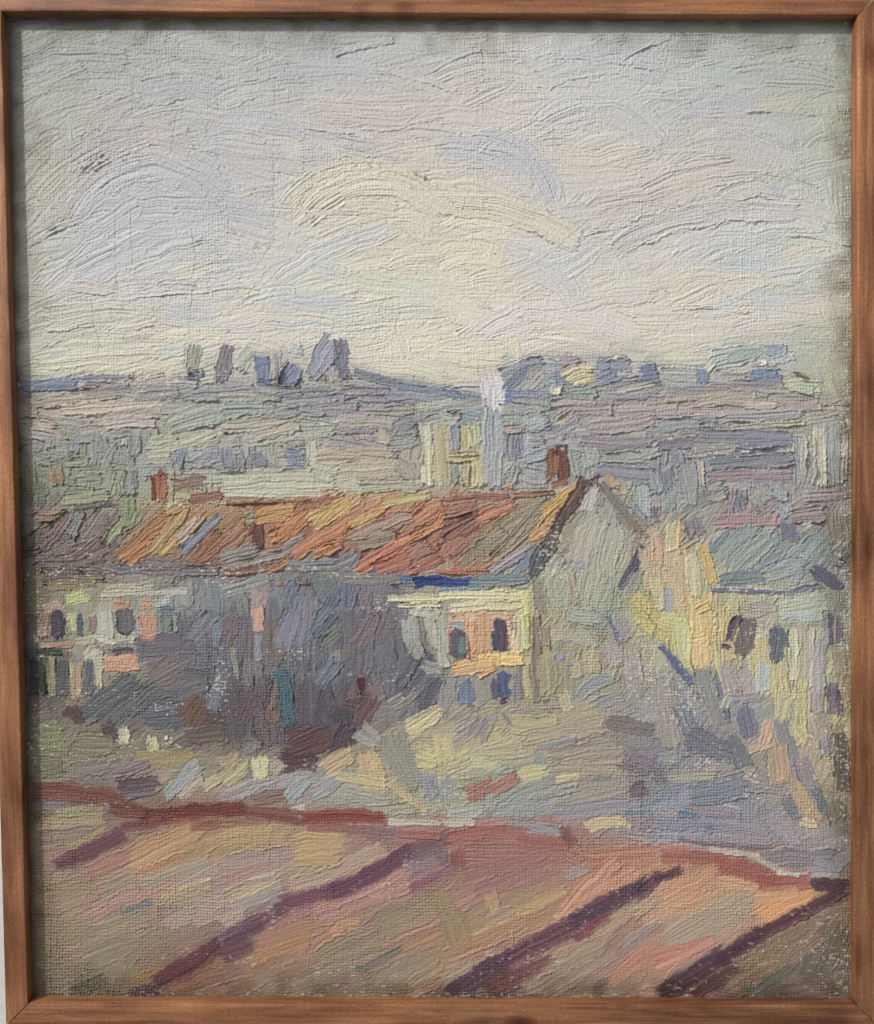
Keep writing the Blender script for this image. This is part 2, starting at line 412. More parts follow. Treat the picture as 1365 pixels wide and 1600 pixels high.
rows = [r.split() for r in BASE.strip().splitlines()]
BYS = np.array([float(r[0]) for r in rows]); BC = np.array([[hexrgb(h) for h in r[1:]] for r in rows])
def base_colour(x, y):
    fy = float(np.interp(y, BYS, np.arange(len(BYS)))); fx = float(np.interp(x, BX, np.arange(12)))
    iy, ix = min(int(fy), len(BYS) - 2), min(int(fx), 10)
    ty, tx = fy - iy, fx - ix
    return (BC[iy, ix] * (1 - tx) + BC[iy, ix + 1] * tx) * (1 - ty) + (BC[iy + 1, ix] * (1 - tx) + BC[iy + 1, ix + 1] * tx) * ty

for j in range(NY):                                     # thin toned ground in the colours of the composition
    fy = np.interp(GY[j], BYS, np.arange(len(BYS))); iy = min(int(fy), len(BYS) - 2); ty = fy - iy
    rowc = BC[iy] * (1 - ty) + BC[iy + 1] * ty
    C[j] = np.stack([np.interp(GX, BX, rowc[:, k]) for k in range(3)], -1)

def scumble(box, n, ang, spread, ln, wd, thick, jit=0.03, bend=0.0, load=1.0, br=0.9, soft=0.0, pick=0.14, rg=1.0):
    """first coat: n loose strokes over a box, direction ang (degrees, up to the right is positive)"""
    x0, y0, x1, y1 = box
    for _ in range(n):
        x, y = rng.uniform(x0, x1), rng.uniform(y0, y1)
        a = math.radians((ang(x, y) if callable(ang) else ang) + rng.normal(0, spread))
        l = rng.uniform(*ln) / 2; w = rng.uniform(*wd)
        c = base_colour(x, y) * (1 + rng.normal(0, jit)) + rng.normal(0, jit * 0.22, 3)
        put(x - math.cos(a) * l, y + math.sin(a) * l, x + math.cos(a) * l, y - math.sin(a) * l, w, np.clip(c, 0.05, 0.95),
            bend * rng.uniform(0.3, 1.3), thick * rng.uniform(0.6, 1.3), load * rng.uniform(0.8, 1.0), pick=pick, br=br, soft=soft, rg=rg)

def sky_ang(x, y):
    a = np.interp(x, [0, 120, 260, 400, 700, 1000, 1150, 1365], [34, 30, 14, 4, 2, 10, 14, 6])
    if y > 470: a *= 0.4
    if y < 120: a = a * 0.5
    return a
scumble((0, 20, 1340, 600), 420, sky_ang, 9, (120, 260), (28, 54), 0.55, 0.014, 15, br=1.3, rg=0.3, soft=0.28, pick=0.35)
scumble((0, 20, 1340, 590), 170, sky_ang, 12, (60, 170), (14, 30), 0.55, 0.016, 9, 1.0, br=1.35, rg=0.35, soft=0.25, pick=0.35)
scumble((0, 590, 1340, 690), 420, 4, 8, (35, 100), (10, 20), 0.8, 0.04, 2)
scumble((0, 670, 1340, 790), 520, lambda x, y: 90 if rng.random() < 0.4 else 3, 9, (20, 55), (10, 22), 0.75, 0.04)
scumble((0, 780, 1340, 910), 420, lambda x, y: 38 if x < 900 else (70 if x < 1010 else 45), 10, (28, 70), (10, 22), 0.75, 0.05)
scumble((0, 900, 1340, 1110), 700, lambda x, y: 80 if x < 830 or x > 1010 else 62, 14, (24, 64), (14, 28), 0.5, 0.04)
scumble((0, 1090, 1340, 1290), 560, lambda x, y: 20 if x < 1050 else 50, 18, (28, 80), (14, 28), 0.5, 0.04)
scumble((0, 1270, 1340, 1570), 560, 30, 8, (40, 120), (14, 30), 0.28, 0.035, 0, 0.95, 0.6, soft=0.2, pick=0.3)

# ------------------------------------------------------------------ the painter's own strokes: x0 y0 x1 y1 width colour [bend]
SKY = """
210 150 345 140 42 abaeb0 12; 115 245 270 232 34 b3aeac 18; 105 305 250 235 40 b2b2b2 14; 220 240 340 275 34 b3b5b6 16; 60 330 150 250 26 adae9e 6
100 190 110 220 26 a5b0a4; 228 195 252 200 24 b5b29a; 60 190 150 165 22 a6a8a2 4; 240 110 345 100 18 a7acaa 8; 265 100 300 112 16 b0b5b8
120 300 200 215 12 b0ada2 4; 60 130 130 100 20 a3a49e; 130 130 230 140 24 a8abab 4
440 222 476 246 36 c8c0b4; 480 335 700 335 60 cac4b0 52; 500 165 700 165 50 beb6ae -4; 470 110 590 112 42 a9aeb4 3; 590 70 740 78 30 b2b7b5; 345 190 480 210 40 b0b2b8 8
350 250 420 280 46 b6b2b0; 530 225 640 245 40 b1b2b4; 480 140 530 135 24 b1b8bb; 640 120 660 135 24 bbb2b4; 345 160 400 140 26 b2b7b4 4; 650 60 690 70 18 b4bcc2; 345 110 420 85 26 a8aca8
755 212 865 305 36 b8babe 26; 838 195 1010 200 44 bbbcba 42; 690 238 835 280 30 b5b8bd 10; 640 310 810 320 46 cac3ae 22; 832 235 975 240 32 c6beb2 -13; 920 95 1035 97 32 b1b7bb 9
860 60 900 90 30 b7b8bc; 700 140 800 120 30 bdb9b0 6; 690 185 800 190 36 c3bab0 4; 860 275 1000 270 36 c3beb4 -5; 790 115 850 140 30 c0beb0 8; 840 130 920 130 20 bab8b8 4
1080 158 1192 172 28 b2b3ba 13; 1120 190 1255 215 26 b8b8b4 9; 1050 262 1205 252 40 b9b7b2 26; 1198 290 1232 312 22 acafbc; 1120 310 1210 300 26 bcb9b0 10; 1040 300 1105 280 30 c5b9aa; 1290 170 1310 215 34 b2b89f; 1300 280 1305 330 30 b0b9ae
1050 110 1190 130 24 b0b8b2; 1180 165 1260 150 24 bdb8a8 -4; 1100 75 1170 95 24 afb0b2; 1240 60 1300 90 34 a9b1a4; 1025 180 1060 200 26 b8bdb8
100 400 220 320 30 b0b2b8 4; 180 410 310 340 34 b1b4ba 6; 240 360 345 345 34 b2b5bb; 120 440 230 390 26 b7b8ba; 270 432 345 408 26 c3c3b0; 190 475 252 462 26 b4b7be 4; 250 485 345 492 40 b3b6be -4; 255 522 345 522 16 cfcab0
110 445 180 450 24 c2bab2; 180 505 245 492 22 c4bbb0; 100 540 200 530 30 c0bfae; 190 535 240 525 14 a8a09a; 60 560 110 550 22 adb4ac; 240 550 290 545 22 b9bdb8; 60 420 110 400 30 adb0a4; 60 350 120 320 22 b2ac9f
635 342 672 372 36 ccc5ac; 485 392 605 352 20 bcbec2; 415 455 532 472 42 b3b8be -9; 400 492 525 500 24 c8c4b0 4; 370 450 400 460 18 bfc8ac; 345 490 395 468 22 c4bdb2 4; 540 545 628 518 42 cbc3b4 -15; 570 572 695 592 40 c8c6b6 11
622 512 636 560 20 cdc2b4; 345 380 400 395 40 bfbcb8; 430 350 475 380 36 bcbfba; 610 410 690 395 26 c9beb2 6; 560 430 640 450 40 c3c6b4 ; 620 450 690 470 40 c2c8ba; 490 420 540 430 34 b5bac0; 510 330 620 322 30 c4beb0 8; 345 520 440 515 18 c3b9b4
390 530 440 545 20 c4bab4; 455 540 470 560 18 b6bab8; 480 565 490 545 12 c2bda4
686 465 758 500 50 d3cdb4; 725 540 830 478 30 cdc6c0 10; 820 480 995 530 44 ccc5c0 12; 740 548 830 510 24 cbc3bb 6; 690 552 790 540 30 cec9b2 -4; 800 520 812 572 22 d0c6ac; 800 440 935 380 60 bfc0be; 840 420 905 478 40 bcbfc0 6
690 345 800 345 50 cdc6ac 12; 690 400 770 395 30 cfc8ac 8; 780 375 870 395 24 c8c3bc 6; 850 345 940 330 30 bfbeb8; 950 340 1030 335 30 bebdb6 4; 960 400 990 480 26 c4c3b8; 900 480 1020 460 30 c5c0b8 4; 990 500 1100 500 30 cbc3b6
1000 545 1110 535 26 cdc3b4; 690 575 750 590 16 d0c6b4; 950 560 1010 558 14 cbc4b0; 720 560 790 565 20 cfc8ae
1032 448 1128 428 44 cbc0b0 10; 1130 412 1205 416 40 aebac0 ; 1210 405 1295 382 20 c5c0aa 5; 1090 482 1155 472 26 bec6c6 -5; 1165 475 1235 472 26 b9bcc2 3; 1145 506 1245 502 34 c6beb6 9; 1028 520 1135 518 40 cac0b4 4; 1028 560 1115 560 26 c8c4aa
1060 395 1180 375 34 bdbdb8 12; 1170 345 1290 350 40 bdb9b6 16; 1200 430 1290 420 40 bec0bc 6; 1120 448 1240 444 10 c8c2b2 5; 1160 530 1240 518 12 c3b8a6 4; 1230 470 1300 470 26 bdb8b2; 1290 480 1310 540 36 b2b49e; 1290 560 1310 620 40 a2a88f; 1050 410 1060 420 20 b2bac4
"""
ARCS = """
845 200 1035 226 50 bbbbb9 45; 1062 172 1245 218 42 b4b4b8 20; 1116 212 1238 270 42 b8b8b4 15; 954 382 1245 326 50 bab9b4 25; 1062 414 1292 354 46 bcbdba 25; 920 342 1090 326 42 beb9b0 18; 683 318 906 382 46 c8c3b0 18; 771 382 920 474 54 c1c0bc 22
683 408 790 408 42 cfc8b0 18; 683 124 840 104 42 b8b8b2 12; 845 118 1035 118 44 b3b7b9 25; 683 232 845 272 42 b7b9be 14; 860 245 1010 240 40 c4bcb0 -10; 1010 300 1200 270 44 bcb8b0 18; 1150 120 1300 130 40 abb3aa 8; 1020 80 1160 75 40 adb2b0 6
40 104 200 92 44 a2a4a0 8; 210 152 345 142 52 a9acae 12; 125 254 290 228 52 b2adab 25; 50 304 140 232 42 aaab9e 8; 340 152 500 122 48 a9aeae 12; 475 178 690 166 56 bdb6ae -6; 345 230 540 250 50 b4b4b4 -6; 110 335 350 300 62 b3b4b6 70
115 345 430 352 60 b1b3ba 20; 120 432 310 362 52 b2b5bb 10; 450 335 690 325 58 cac4b0 55; 500 372 690 332 42 c7c1b1 12; 430 442 620 352 42 bfc1bc 10; 300 522 500 482 44 c3c0b6 10; 75 502 240 492 42 bcbcae 8; 410 492 560 472 44 b7bbbe -8
500 502 690 482 44 c2c4b8 4; 724 538 994 516 46 c8c2bb 32; 994 516 1310 490 42 c6c0b6 14; 1048 476 1198 434 42 c8beb2 10; 683 537 785 543 42 ccc7b2 -10; 60 562 260 545 40 c1c1b0 4; 1200 330 1310 345 40 b7b9b0 10; 744 218 866 314 52 b6b7bc 28
"""
LINE = """
35 604 122 600 16 69758f; 118 592 205 588 9 7a8296; 36 620 50 614 10 7a7c94; 130 600 200 605 10 8f8890
306 540 298 582 22 8f9388; 292 588 318 584 12 7a8196; 356 540 346 598 22 736e7a -2; 392 548 370 580 26 a9ada0; 408 556 413 606 20 627498; 431 550 430 592 18 969896; 462 572 440 606 30 767e9e; 455 540 472 548 20 b5b9b6
522 534 484 592 30 8c90a4; 531 534 539 592 20 6e6c84; 511 575 520 600 22 9a9a9a; 552 580 625 600 12 747a8c; 620 602 695 612 12 6f7890; 690 612 775 630 12 6b7490; 480 600 540 612 12 a09c98; 530 612 610 610 12 8e8690
770 588 770 644 33 c6c2c8; 785 590 850 566 24 8e98a2 5; 850 575 905 572 26 9aa0a6; 930 575 985 570 20 8a90a0; 800 600 880 600 24 8c9098; 786 612 842 572 16 6f7a8a 6; 818 612 852 576 24 9c9a96; 848 590 870 600 24 8f9aa0; 787 619 838 618 18 7484aa; 856 608 876 612 12 c0baa4; 873 564 905 560 20 9a8e98; 868 592 890 588 20 7f879c
888 595 924 584 32 b9b290 5; 936 590 962 582 28 7a829e; 885 616 932 616 14 82928e; 950 606 1010 600 16 8c8a98; 1000 586 1030 580 24 6d7696; 965 612 1030 598 8 a7a49a; 1030 582 1100 582 14 a8acac; 1090 600 1120 560 10 b9b8a8; 1030 590 1090 600 16 98a09c
1100 578 1103 600 18 7080a2; 1112 566 1180 552 26 a4acaa; 1120 580 1180 575 10 b4b2a8; 1135 560 1190 548 16 98a49e; 1192 548 1228 544 16 8c9cb0; 1205 565 1240 556 12 a9b0ba; 1170 588 1218 584 22 7082a6; 1180 566 1198 567 8 c8c4be; 1110 592 1168 594 18 9a9a9c; 1238 582 1264 592 6 6a5a52; 1235 605 1280 605 18 a3ac98
"""
HILL = """
66 628 185 616 14 a99c8e; 98 642 255 630 16 b0a296; 130 614 205 604 14 8a8288; 170 652 252 642 18 a59a98; 165 664 246 658 14 ada09e; 60 664 88 670 20 a8978c; 210 620 280 612 14 837e84; 268 598 310 600 14 9496a4; 262 668 408 632 28 939b90 7; 300 618 400 612 16 8c8c90
340 622 440 618 14 9c9a92; 350 640 430 640 16 8f9698; 400 606 470 614 16 8a8a8a; 440 630 540 622 14 8d8e98; 455 645 560 634 14 958c94; 560 622 660 626 14 8f8894; 560 640 650 640 14 9a948e; 600 615 690 622 12 828698; 648 640 700 632 16 a3a698; 430 618 520 606 10 7f7a84
350 666 465 656 18 a19a8c; 385 690 525 672 20 9a9c92; 400 682 470 664 14 a89c90; 432 646 467 643 14 7c828c; 470 642 508 644 14 8d8e8e; 530 658 615 662 16 a3988e; 535 673 592 672 8 7a7884; 512 690 622 706 18 968b90; 588 672 608 692 16 aba58c; 618 674 652 670 20 7e7e88; 608 696 652 690 16 8b9494
690 640 760 628 16 9a9a98; 700 650 720 652 16 a5a89e; 780 640 860 632 18 9a9898; 800 622 860 626 14 8c8e90; 870 640 960 636 18 9a9090; 860 676 904 654 16 878b96; 860 630 930 626 12 a39c92; 940 625 1030 620 14 8f8a92; 960 640 1060 634 16 a19692; 920 668 1024 650 22 9d918e; 905 690 1022 690 18 89808a
1040 622 1140 612 16 9a9088; 1040 610 1100 606 14 8d8a90; 1090 628 1180 622 16 a5998e; 1140 600 1220 606 16 8f8688; 1200 620 1280 620 14 94908c; 1218 636 1282 630 18 a08e94; 1230 600 1270 612 16 a9b09e; 1025 646 1132 643 14 a3939a; 1078 651 1132 648 6 b3ab92; 1025 666 1092 660 18 8b929a; 1090 656 1118 654 10 7c8292
1130 651 1255 645 16 9a98a0; 1140 669 1258 660 8 b7b098; 1160 632 1215 630 12 b0a69c; 1215 632 1219 636 6 8a3040
"""
TOWN = """
113 678 117 708 16 808894; 78 686 80 702 18 898b8f; 150 685 150 728 20 84888a; 210 678 210 712 20 858a90; 195 680 195 698 14 a8a896; 105 722 142 718 14 8c8d84; 165 728 182 694 12 8c8f86; 85 728 88 762 26 8f7a5c; 98 782 172 774 18 8a9172; 56 750 60 790 20 5f6b54; 205 738 205 774 22 7c8282; 120 750 160 745 18 868a7c; 60 715 80 722 20 84847a
235 696 278 690 30 a8a792; 230 715 270 712 20 a5a28e; 284 698 278 730 14 7a8298; 290 690 345 688 12 a3a090; 300 725 345 705 24 8a8a98; 352 698 356 738 16 787f96; 366 710 374 738 26 83818c; 392 706 412 732 28 777684; 428 712 430 728 14 9a948e; 448 718 476 716 34 717a96; 486 690 488 738 15 b5b5a3
495 716 614 712 26 ab9f88; 528 736 625 730 30 ada38c; 620 720 650 750 26 9a948e; 285 745 350 745 22 a5a394; 345 746 492 742 20 aeae9b; 345 766 522 755 22 abac98; 360 773 505 772 10 b0ae9c; 490 734 522 746 22 a9ab9a; 560 762 662 760 16 a09e8c; 270 700 340 676 12 b0ac98
664 662 668 760 17 bcbea0; 688 664 692 758 22 b0a580; 708 662 710 708 16 80849a; 727 664 727 708 14 b3a67e; 741 658 741 698 17 b2b491; 690 646 708 656 14 a3a69c; 722 650 748 655 20 838f98; 698 716 748 712 10 b8ab82; 746 714 746 762 18 b9ab80; 726 724 726 758 12 a89c7c; 708 728 709 758 12 82888c; 724 760 734 756 10 a8b284
770 648 768 764 31 9a9ea8; 803 678 805 718 28 817b90; 820 664 855 652 30 9a9fa4; 828 692 852 684 18 8d8c94; 818 718 858 705 16 8b96a4; 794 750 806 726 20 8b9597; 818 740 858 746 26 97949a; 868 664 894 642 14 b6ad90; 788 673 818 670 8 a8938c; 895 712 900 744 20 8f968f; 921 698 926 732 24 969c98; 942 716 1014 714 18 959a92; 928 736 1022 740 20 7f8192
1085 680 1238 680 22 7d7c8a; 1028 696 1084 690 16 7c7380; 1080 702 1152 697 14 8e8786; 1150 694 1238 690 14 787990; 1078 716 1148 705 6 b6af99; 1105 722 1238 715 22 797d88; 1103 746 1184 740 18 8d7a82; 1180 746 1238 742 20 93808a; 1055 700 1060 728 20 84828c; 1072 724 1080 792 24 8f9294; 1094 720 1096 762 8 b7af99
1035 735 1046 762 24 70727c; 1045 768 1045 798 18 899598; 1105 772 1134 764 30 8f928e; 1158 768 1161 798 21 6d7184; 1185 770 1200 784 30 8f958c; 1208 764 1228 782 20 919aa0; 1250 682 1250 758 18 9f9c98; 1280 668 1278 760 20 b2ad98; 1299 666 1303 758 22 969ca0; 1320 678 1318 752 8 a5a28e; 1241 680 1243 764 6 82858f
1258 776 1322 772 14 98868a; 1212 790 1232 802 20 8c96a0; 1234 806 1290 800 24 8a7c7e; 1303 796 1310 852 36 857f72; 1113 816 1214 812 20 9e8080; 1078 808 1086 838 24 7a737a; 1228 816 1232 848 25 68657e; 1252 826 1268 819 18 a8a39a; 1000 712 1030 700 20 8f9494; 1020 740 1030 770 20 8a9094
"""
CHIM = """
249 740 251 784 24 9a523c; 240 746 240 782 8 643a34; 246 735 254 745 12 7c4a3e; 258 750 257 778 7 9a6a50
862 700 860 748 18 7b4e38; 876 700 878 754 18 693f36; 869 712 867 742 8 93633e; 862 697 884 697 8 5a4242; 860 757 888 751 12 8c5a48
"""
ROOF = """
272 758 322 750 24 7d5f58; 296 782 348 770 18 84584e; 60 806 98 800 22 8a7062; 70 850 112 800 22 76675f; 108 836 126 794 24 747474; 138 844 166 800 26 7a7068; 150 854 188 794 14 6b6066; 118 797 188 787 7 5a4e54; 70 882 165 868 22 6c5a58; 60 850 80 830 24 786660; 120 870 160 840 20 74645f; 140 870 185 850 16 6e6060
192 812 164 850 18 919570; 198 784 200 822 26 7c8a64; 215 800 195 826 20 7f8c6a; 186 874 268 804 26 a77049; 200 878 244 846 20 a96b40; 234 864 292 790 18 ab8f5c; 250 868 278 836 14 b18a52; 262 800 290 785 16 a8845a; 278 842 312 806 10 a39a94; 284 862 345 806 17 77819a; 274 854 322 806 5 c0ac8e; 304 878 348 834 24 96604a; 320 880 345 860 20 8c6258
168 884 222 890 16 605e68 -3; 224 888 345 892 18 6d656a; 68 902 164 900 24 625452; 355 786 484 781 6 805446
350 854 388 820 26 9a6c56; 384 812 400 806 20 8a8c78; 402 814 405 856 22 683f3c; 400 856 412 850 12 4a4454; 345 872 402 856 18 7f7a78; 355 886 452 860 16 85807c; 424 838 468 818 22 b4764c; 438 862 478 840 20 8f7c7c; 398 806 464 794 22 b28450; 398 818 452 810 10 bb8a56; 482 798 430 842 24 b2734c; 470 790 530 778 12 8a5a48
488 818 548 780 28 b89858; 495 822 522 796 18 b49454; 518 828 604 784 22 b5805c; 545 822 602 794 12 b89c5c; 598 788 668 775 14 a69a6a; 640 818 694 784 24 b87a5c; 458 868 544 820 22 b5724e; 488 868 534 850 18 b17352; 505 862 600 800 6 c88c60; 548 842 644 805 26 93837a; 560 852 622 835 20 8f8078; 556 892 644 838 18 b66a52
588 888 684 850 20 a8604e; 618 852 694 815 12 bd8654; 638 872 674 850 20 927268; 598 892 642 876 14 a4655a; 640 892 690 872 16 a0604e; 576 880 660 832 6 c07a60; 345 894 442 884 14 7d5650; 418 893 454 874 12 ad6c46; 450 886 542 880 18 74747a; 530 886 562 860 20 7a7a80; 540 906 644 904 16 7a7672; 430 913 497 911 5 8e6058
684 782 795 775 10 95604e; 748 812 804 784 20 b3705a; 786 764 802 760 8 b88064; 688 802 742 790 22 8e6458; 694 842 748 800 18 855a54; 690 830 740 805 12 7d5450; 684 815 692 798 12 b2764c; 720 838 750 822 10 80504c; 738 862 854 784 30 8f8470; 718 884 794 830 28 8d806e; 758 882 844 810 16 938770; 788 852 858 778 18 857f6e; 730 895 770 870 18 98745e
800 772 865 768 10 94604e; 848 804 908 754 22 bf9250; 828 844 884 794 17 bb854c; 852 800 892 764 6 cca45e; 838 825 860 800 5 cc9c58; 764 894 828 850 12 9c929c; 770 897 822 864 9 878190; 800 898 848 854 16 7882a0; 684 892 764 893 10 aa644c
914 748 862 832 20 5c4444; 882 798 850 862 20 5b4e52; 856 850 830 902 24 515158; 924 752 936 742 10 6a4c48
"""
EAVE = """
624 906 648 905 10 4f628c; 644 910 690 905 14 283f86; 684 908 745 907 13 2f468a; 735 906 824 904 16 6c787e; 684 921 764 918 8 7c8c9a; 610 915 650 912 8 6f7684
"""
GABLE = """
926 760 914 802 22 a09c92; 953 768 978 812 22 83847c; 898 884 936 800 40 9c978b; 940 902 962 818 40 99968a; 918 934 932 858 40 969486; 868 908 880 964 38 8c8e80; 925 954 942 908 44 929383; 968 892 977 858 24 949680; 860 897 876 868 20 989290; 898 886 912 884 18 80828a; 890 898 900 942 12 9c8a7c; 842 904 846 962 20 787266
948 765 990 820 14 77706a; 965 800 1000 845 16 7c6e66; 940 790 960 820 20 8f8d86; 908 820 928 790 12 8c8c88; 985 832 1002 808 30 8c7464; 943 743 962 762 16 a4825a; 968 758 978 772 12 a28a5e; 1001 756 1006 812 22 949c9e; 984 788 1014 822 10 888a98; 1020 792 1025 818 14 6a5c68; 1001 850 988 894 17 483f52; 991 880 964 922 14 4e4a60; 998 898 984 922 24 7f7c78
890 960 940 965 30 90968a; 868 990 934 1000 20 9e9282; 922 1012 926 1054 34 a09478; 905 984 932 1012 16 94988a; 953 1004 960 1044 34 948a8a; 866 1022 880 1030 12 7a82a0; 884 1036 894 1036 10 707c9c; 985 1018 991 1064 30 92868a; 948 962 966 1008 8 5a6184; 964 964 976 1002 24 84808a; 878 1082 890 1112 18 ab9a80
836 962 838 1098 13 716258; 850 978 850 1012 16 7c7464; 855 1028 855 1088 28 8c8468; 846 1096 854 1092 12 5f5a50; 900 1030 905 1060 18 9a8e78; 936 752 1010 840 11 6c625e; 926 764 916 800 18 a5a29e; 975 850 990 830 14 8e8a8a
"""
FACADE = """
700 970 800 968 26 c9a284; 698 1000 800 1000 34 c6a080; 735 965 737 1030 16 c89c78; 800 965 802 1020 12 c4a88c; 690 1020 700 1040 14 a8a494
604 936 692 935 14 c2c198; 620 946 692 945 8 c4bd9c; 684 931 826 930 15 c4bf94; 700 951 818 945 17 c1b792; 820 926 822 964 16 bebe7e; 690 957 764 951 6 c29c7e; 640 955 690 960 14 a8a898; 640 968 645 1012 34 9a9a96; 670 962 682 1014 20 a0a494; 690 962 693 1044 18 9aa096; 640 1000 660 1030 22 8f908c
701 968 703 1020 8 b28a7a; 752 960 752 1024 30 c2946e; 728 964 744 962 20 c6a08a; 810 960 812 1024 20 beb490; 820 960 823 1014 12 babd7a; 796 976 804 974 12 8c7c84; 824 1028 826 1090 12 b2a57e; 706 1047 774 1036 23 d2a26a; 745 1031 816 1030 21 d6ae6e; 784 1033 818 1032 17 d2b474; 748 1057 776 1044 8 ca9462; 660 1040 690 1045 18 8c8c88
"""
PANES = """
704 976 726 975 11 8697a6; 715 983 717 1029 25 52525f; 723 994 723 1022 12 627880; 778 966 780 1018 25 50445a; 770 984 771 1014 8 464f66; 791 984 791 1014 6 6a4c5e
727 1062 728 1104 22 64728f; 786 1048 789 1090 22 485482; 771 1060 773 1092 12 58586a
88 952 92 998 20 484050; 125 958 125 994 10 465068; 193 950 195 990 25 5a585e; 100 1030 98 1090 20 525659; 140 1032 138 1088 16 565b64
 1213 978 1210 1034 27 5a6270; 1231 983 1228 1012 6 50586a; 1160 1104 1170 1154 30 6e6c84
"""
HOUSE = """
164 921 240 915 14 9c9684; 75 916 152 908 18 7a6e54; 158 928 295 924 10 a8a496; 104 938 138 928 22 a8b070; 68 952 98 947 16 a88f80; 180 947 206 945 16 ab7a64; 218 945 240 943 20 b38a70; 250 950 275 955 18 5f6c88; 240 945 270 935 12 a0a49a
70 962 68 998 16 8d7664; 112 956 114 990 16 abad7a; 143 962 143 988 14 7f6c62; 165 956 168 1004 28 a8a79a; 184 996 212 1000 14 aba28f; 228 956 230 1002 27 b7806a; 260 956 258 988 20 6f7674; 275 964 275 988 6 9c9c84; 64 1009 118 1007 10 9c7662; 118 1004 152 1000 12 a59e84; 148 995 182 1005 9 b5b2a6
178 1018 208 1016 12 565052; 58 1018 98 1018 10 3c4442; 154 1020 155 1074 15 aaa892; 132 1026 152 1013 20 a8a790; 163 1038 215 1033 25 c48a68; 80 1028 82 1090 14 8a8560; 120 1034 121 1090 20 a28c74; 111 1036 112 1060 4 c0b498; 55 1028 60 1088 26 373f3d; 100 1095 124 1098 14 86725c
"""
TREES = """
300 960 310 1060 60 64616a; 360 940 365 1040 60 66636c; 430 940 435 1040 60 66656e; 500 950 495 1050 60 64666f; 560 960 555 1060 60 645f68; 260 1080 330 1075 70 5c5b62; 350 1060 360 1150 60 5c565e; 420 1060 425 1160 60 5c575e; 490 1060 495 1150 60 5a555d; 550 1060 545 1140 60 5c555c; 610 1000 610 1090 60 64646c; 180 1100 260 1090 50 5e5e64
345 928 424 904 20 80857e; 446 934 462 908 20 646d8a; 500 902 522 944 32 696f78; 546 912 540 948 30 626a86; 570 926 570 960 24 766a74; 406 918 402 950 20 a08a84; 403 948 404 988 19 bf9482; 370 928 380 964 20 747a76; 482 938 470 1004 30 7c7a86; 524 930 488 994 16 5c6670; 310 930 318 960 24 7c7c80; 330 905 345 960 26 767c84; 290 910 296 950 20 8a8c88
330 956 325 1014 40 6d7280; 310 962 318 1024 12 86877c; 345 962 350 1014 24 70778a; 378 962 380 1044 32 68616a; 404 988 404 1034 12 888a90; 425 968 428 1040 28 6c6260; 455 958 455 1004 28 79788a; 471 972 465 1014 24 757389; 528 958 478 998 14 535e6a; 532 984 498 1012 18 676c65; 548 972 545 1024 16 918c7c; 518 1026 544 1018 18 8d8474; 582 962 558 1014 40 6d646e; 602 956 590 1000 30 6a6068
213 1010 305 1010 32 645f6a; 240 1062 295 1048 60 696160; 128 1118 214 1058 34 5c5e62; 160 1128 224 1074 34 5e6064; 228 1122 294 1110 40 5b5d66; 298 1136 317 1098 25 6a5045; 108 1104 128 1128 24 584644; 164 1130 182 1154 24 5a484c; 310 1050 318 1090 20 6f6e70; 280 1085 320 1070 30 636168; 318 1120 360 1130 30 5f4e50; 290 1150 350 1145 24 62544e
600 1006 605 1048 56 63646e; 672 1018 624 1084 30 5a5c66; 662 1030 638 1124 30 666870; 682 1058 660 1108 24 5b5b6a; 612 1104 650 1078 22 857f78; 640 1022 648 1018 11 aa917a; 525 1032 530 1080 40 636874; 490 1050 500 1084 28 666872; 438 1048 453 1134 25 48626e; 490 1064 492 1108 15 88898b; 506 1078 500 1122 14 514c5c; 415 1108 425 1164 30 67565a; 425 1108 428 1130 20 785e52; 365 1076 370 1160 45 5a535c
388 1164 400 1174 24 76767e; 395 1030 400 1094 28 73716f; 345 1040 345 1104 24 686b76; 362 1008 371 1064 8 8c8e80; 446 1158 514 1150 42 604749; 438 1188 494 1188 30 564346; 530 1106 541 1166 40 4e4852; 498 1120 526 1152 38 59525d; 538 1096 584 1102 26 624b50; 563 1058 566 1084 12 5f3034; 581 1068 586 1098 26 7a6a70; 555 1070 545 1095 20 665a5c
700 1068 690 1118 26 898585; 748 1064 745 1108 18 90887f; 784 1096 790 1094 11 583e5e; 806 1052 809 1094 14 7a787f; 712 1134 748 1108 34 918a84; 702 1164 742 1138 20 8f8684; 744 1154 762 1122 28 83797f; 793 1124 812 1112 26 9c8f84; 784 1114 812 1148 5 706c7a; 764 1122 774 1116 14 88808a
"""
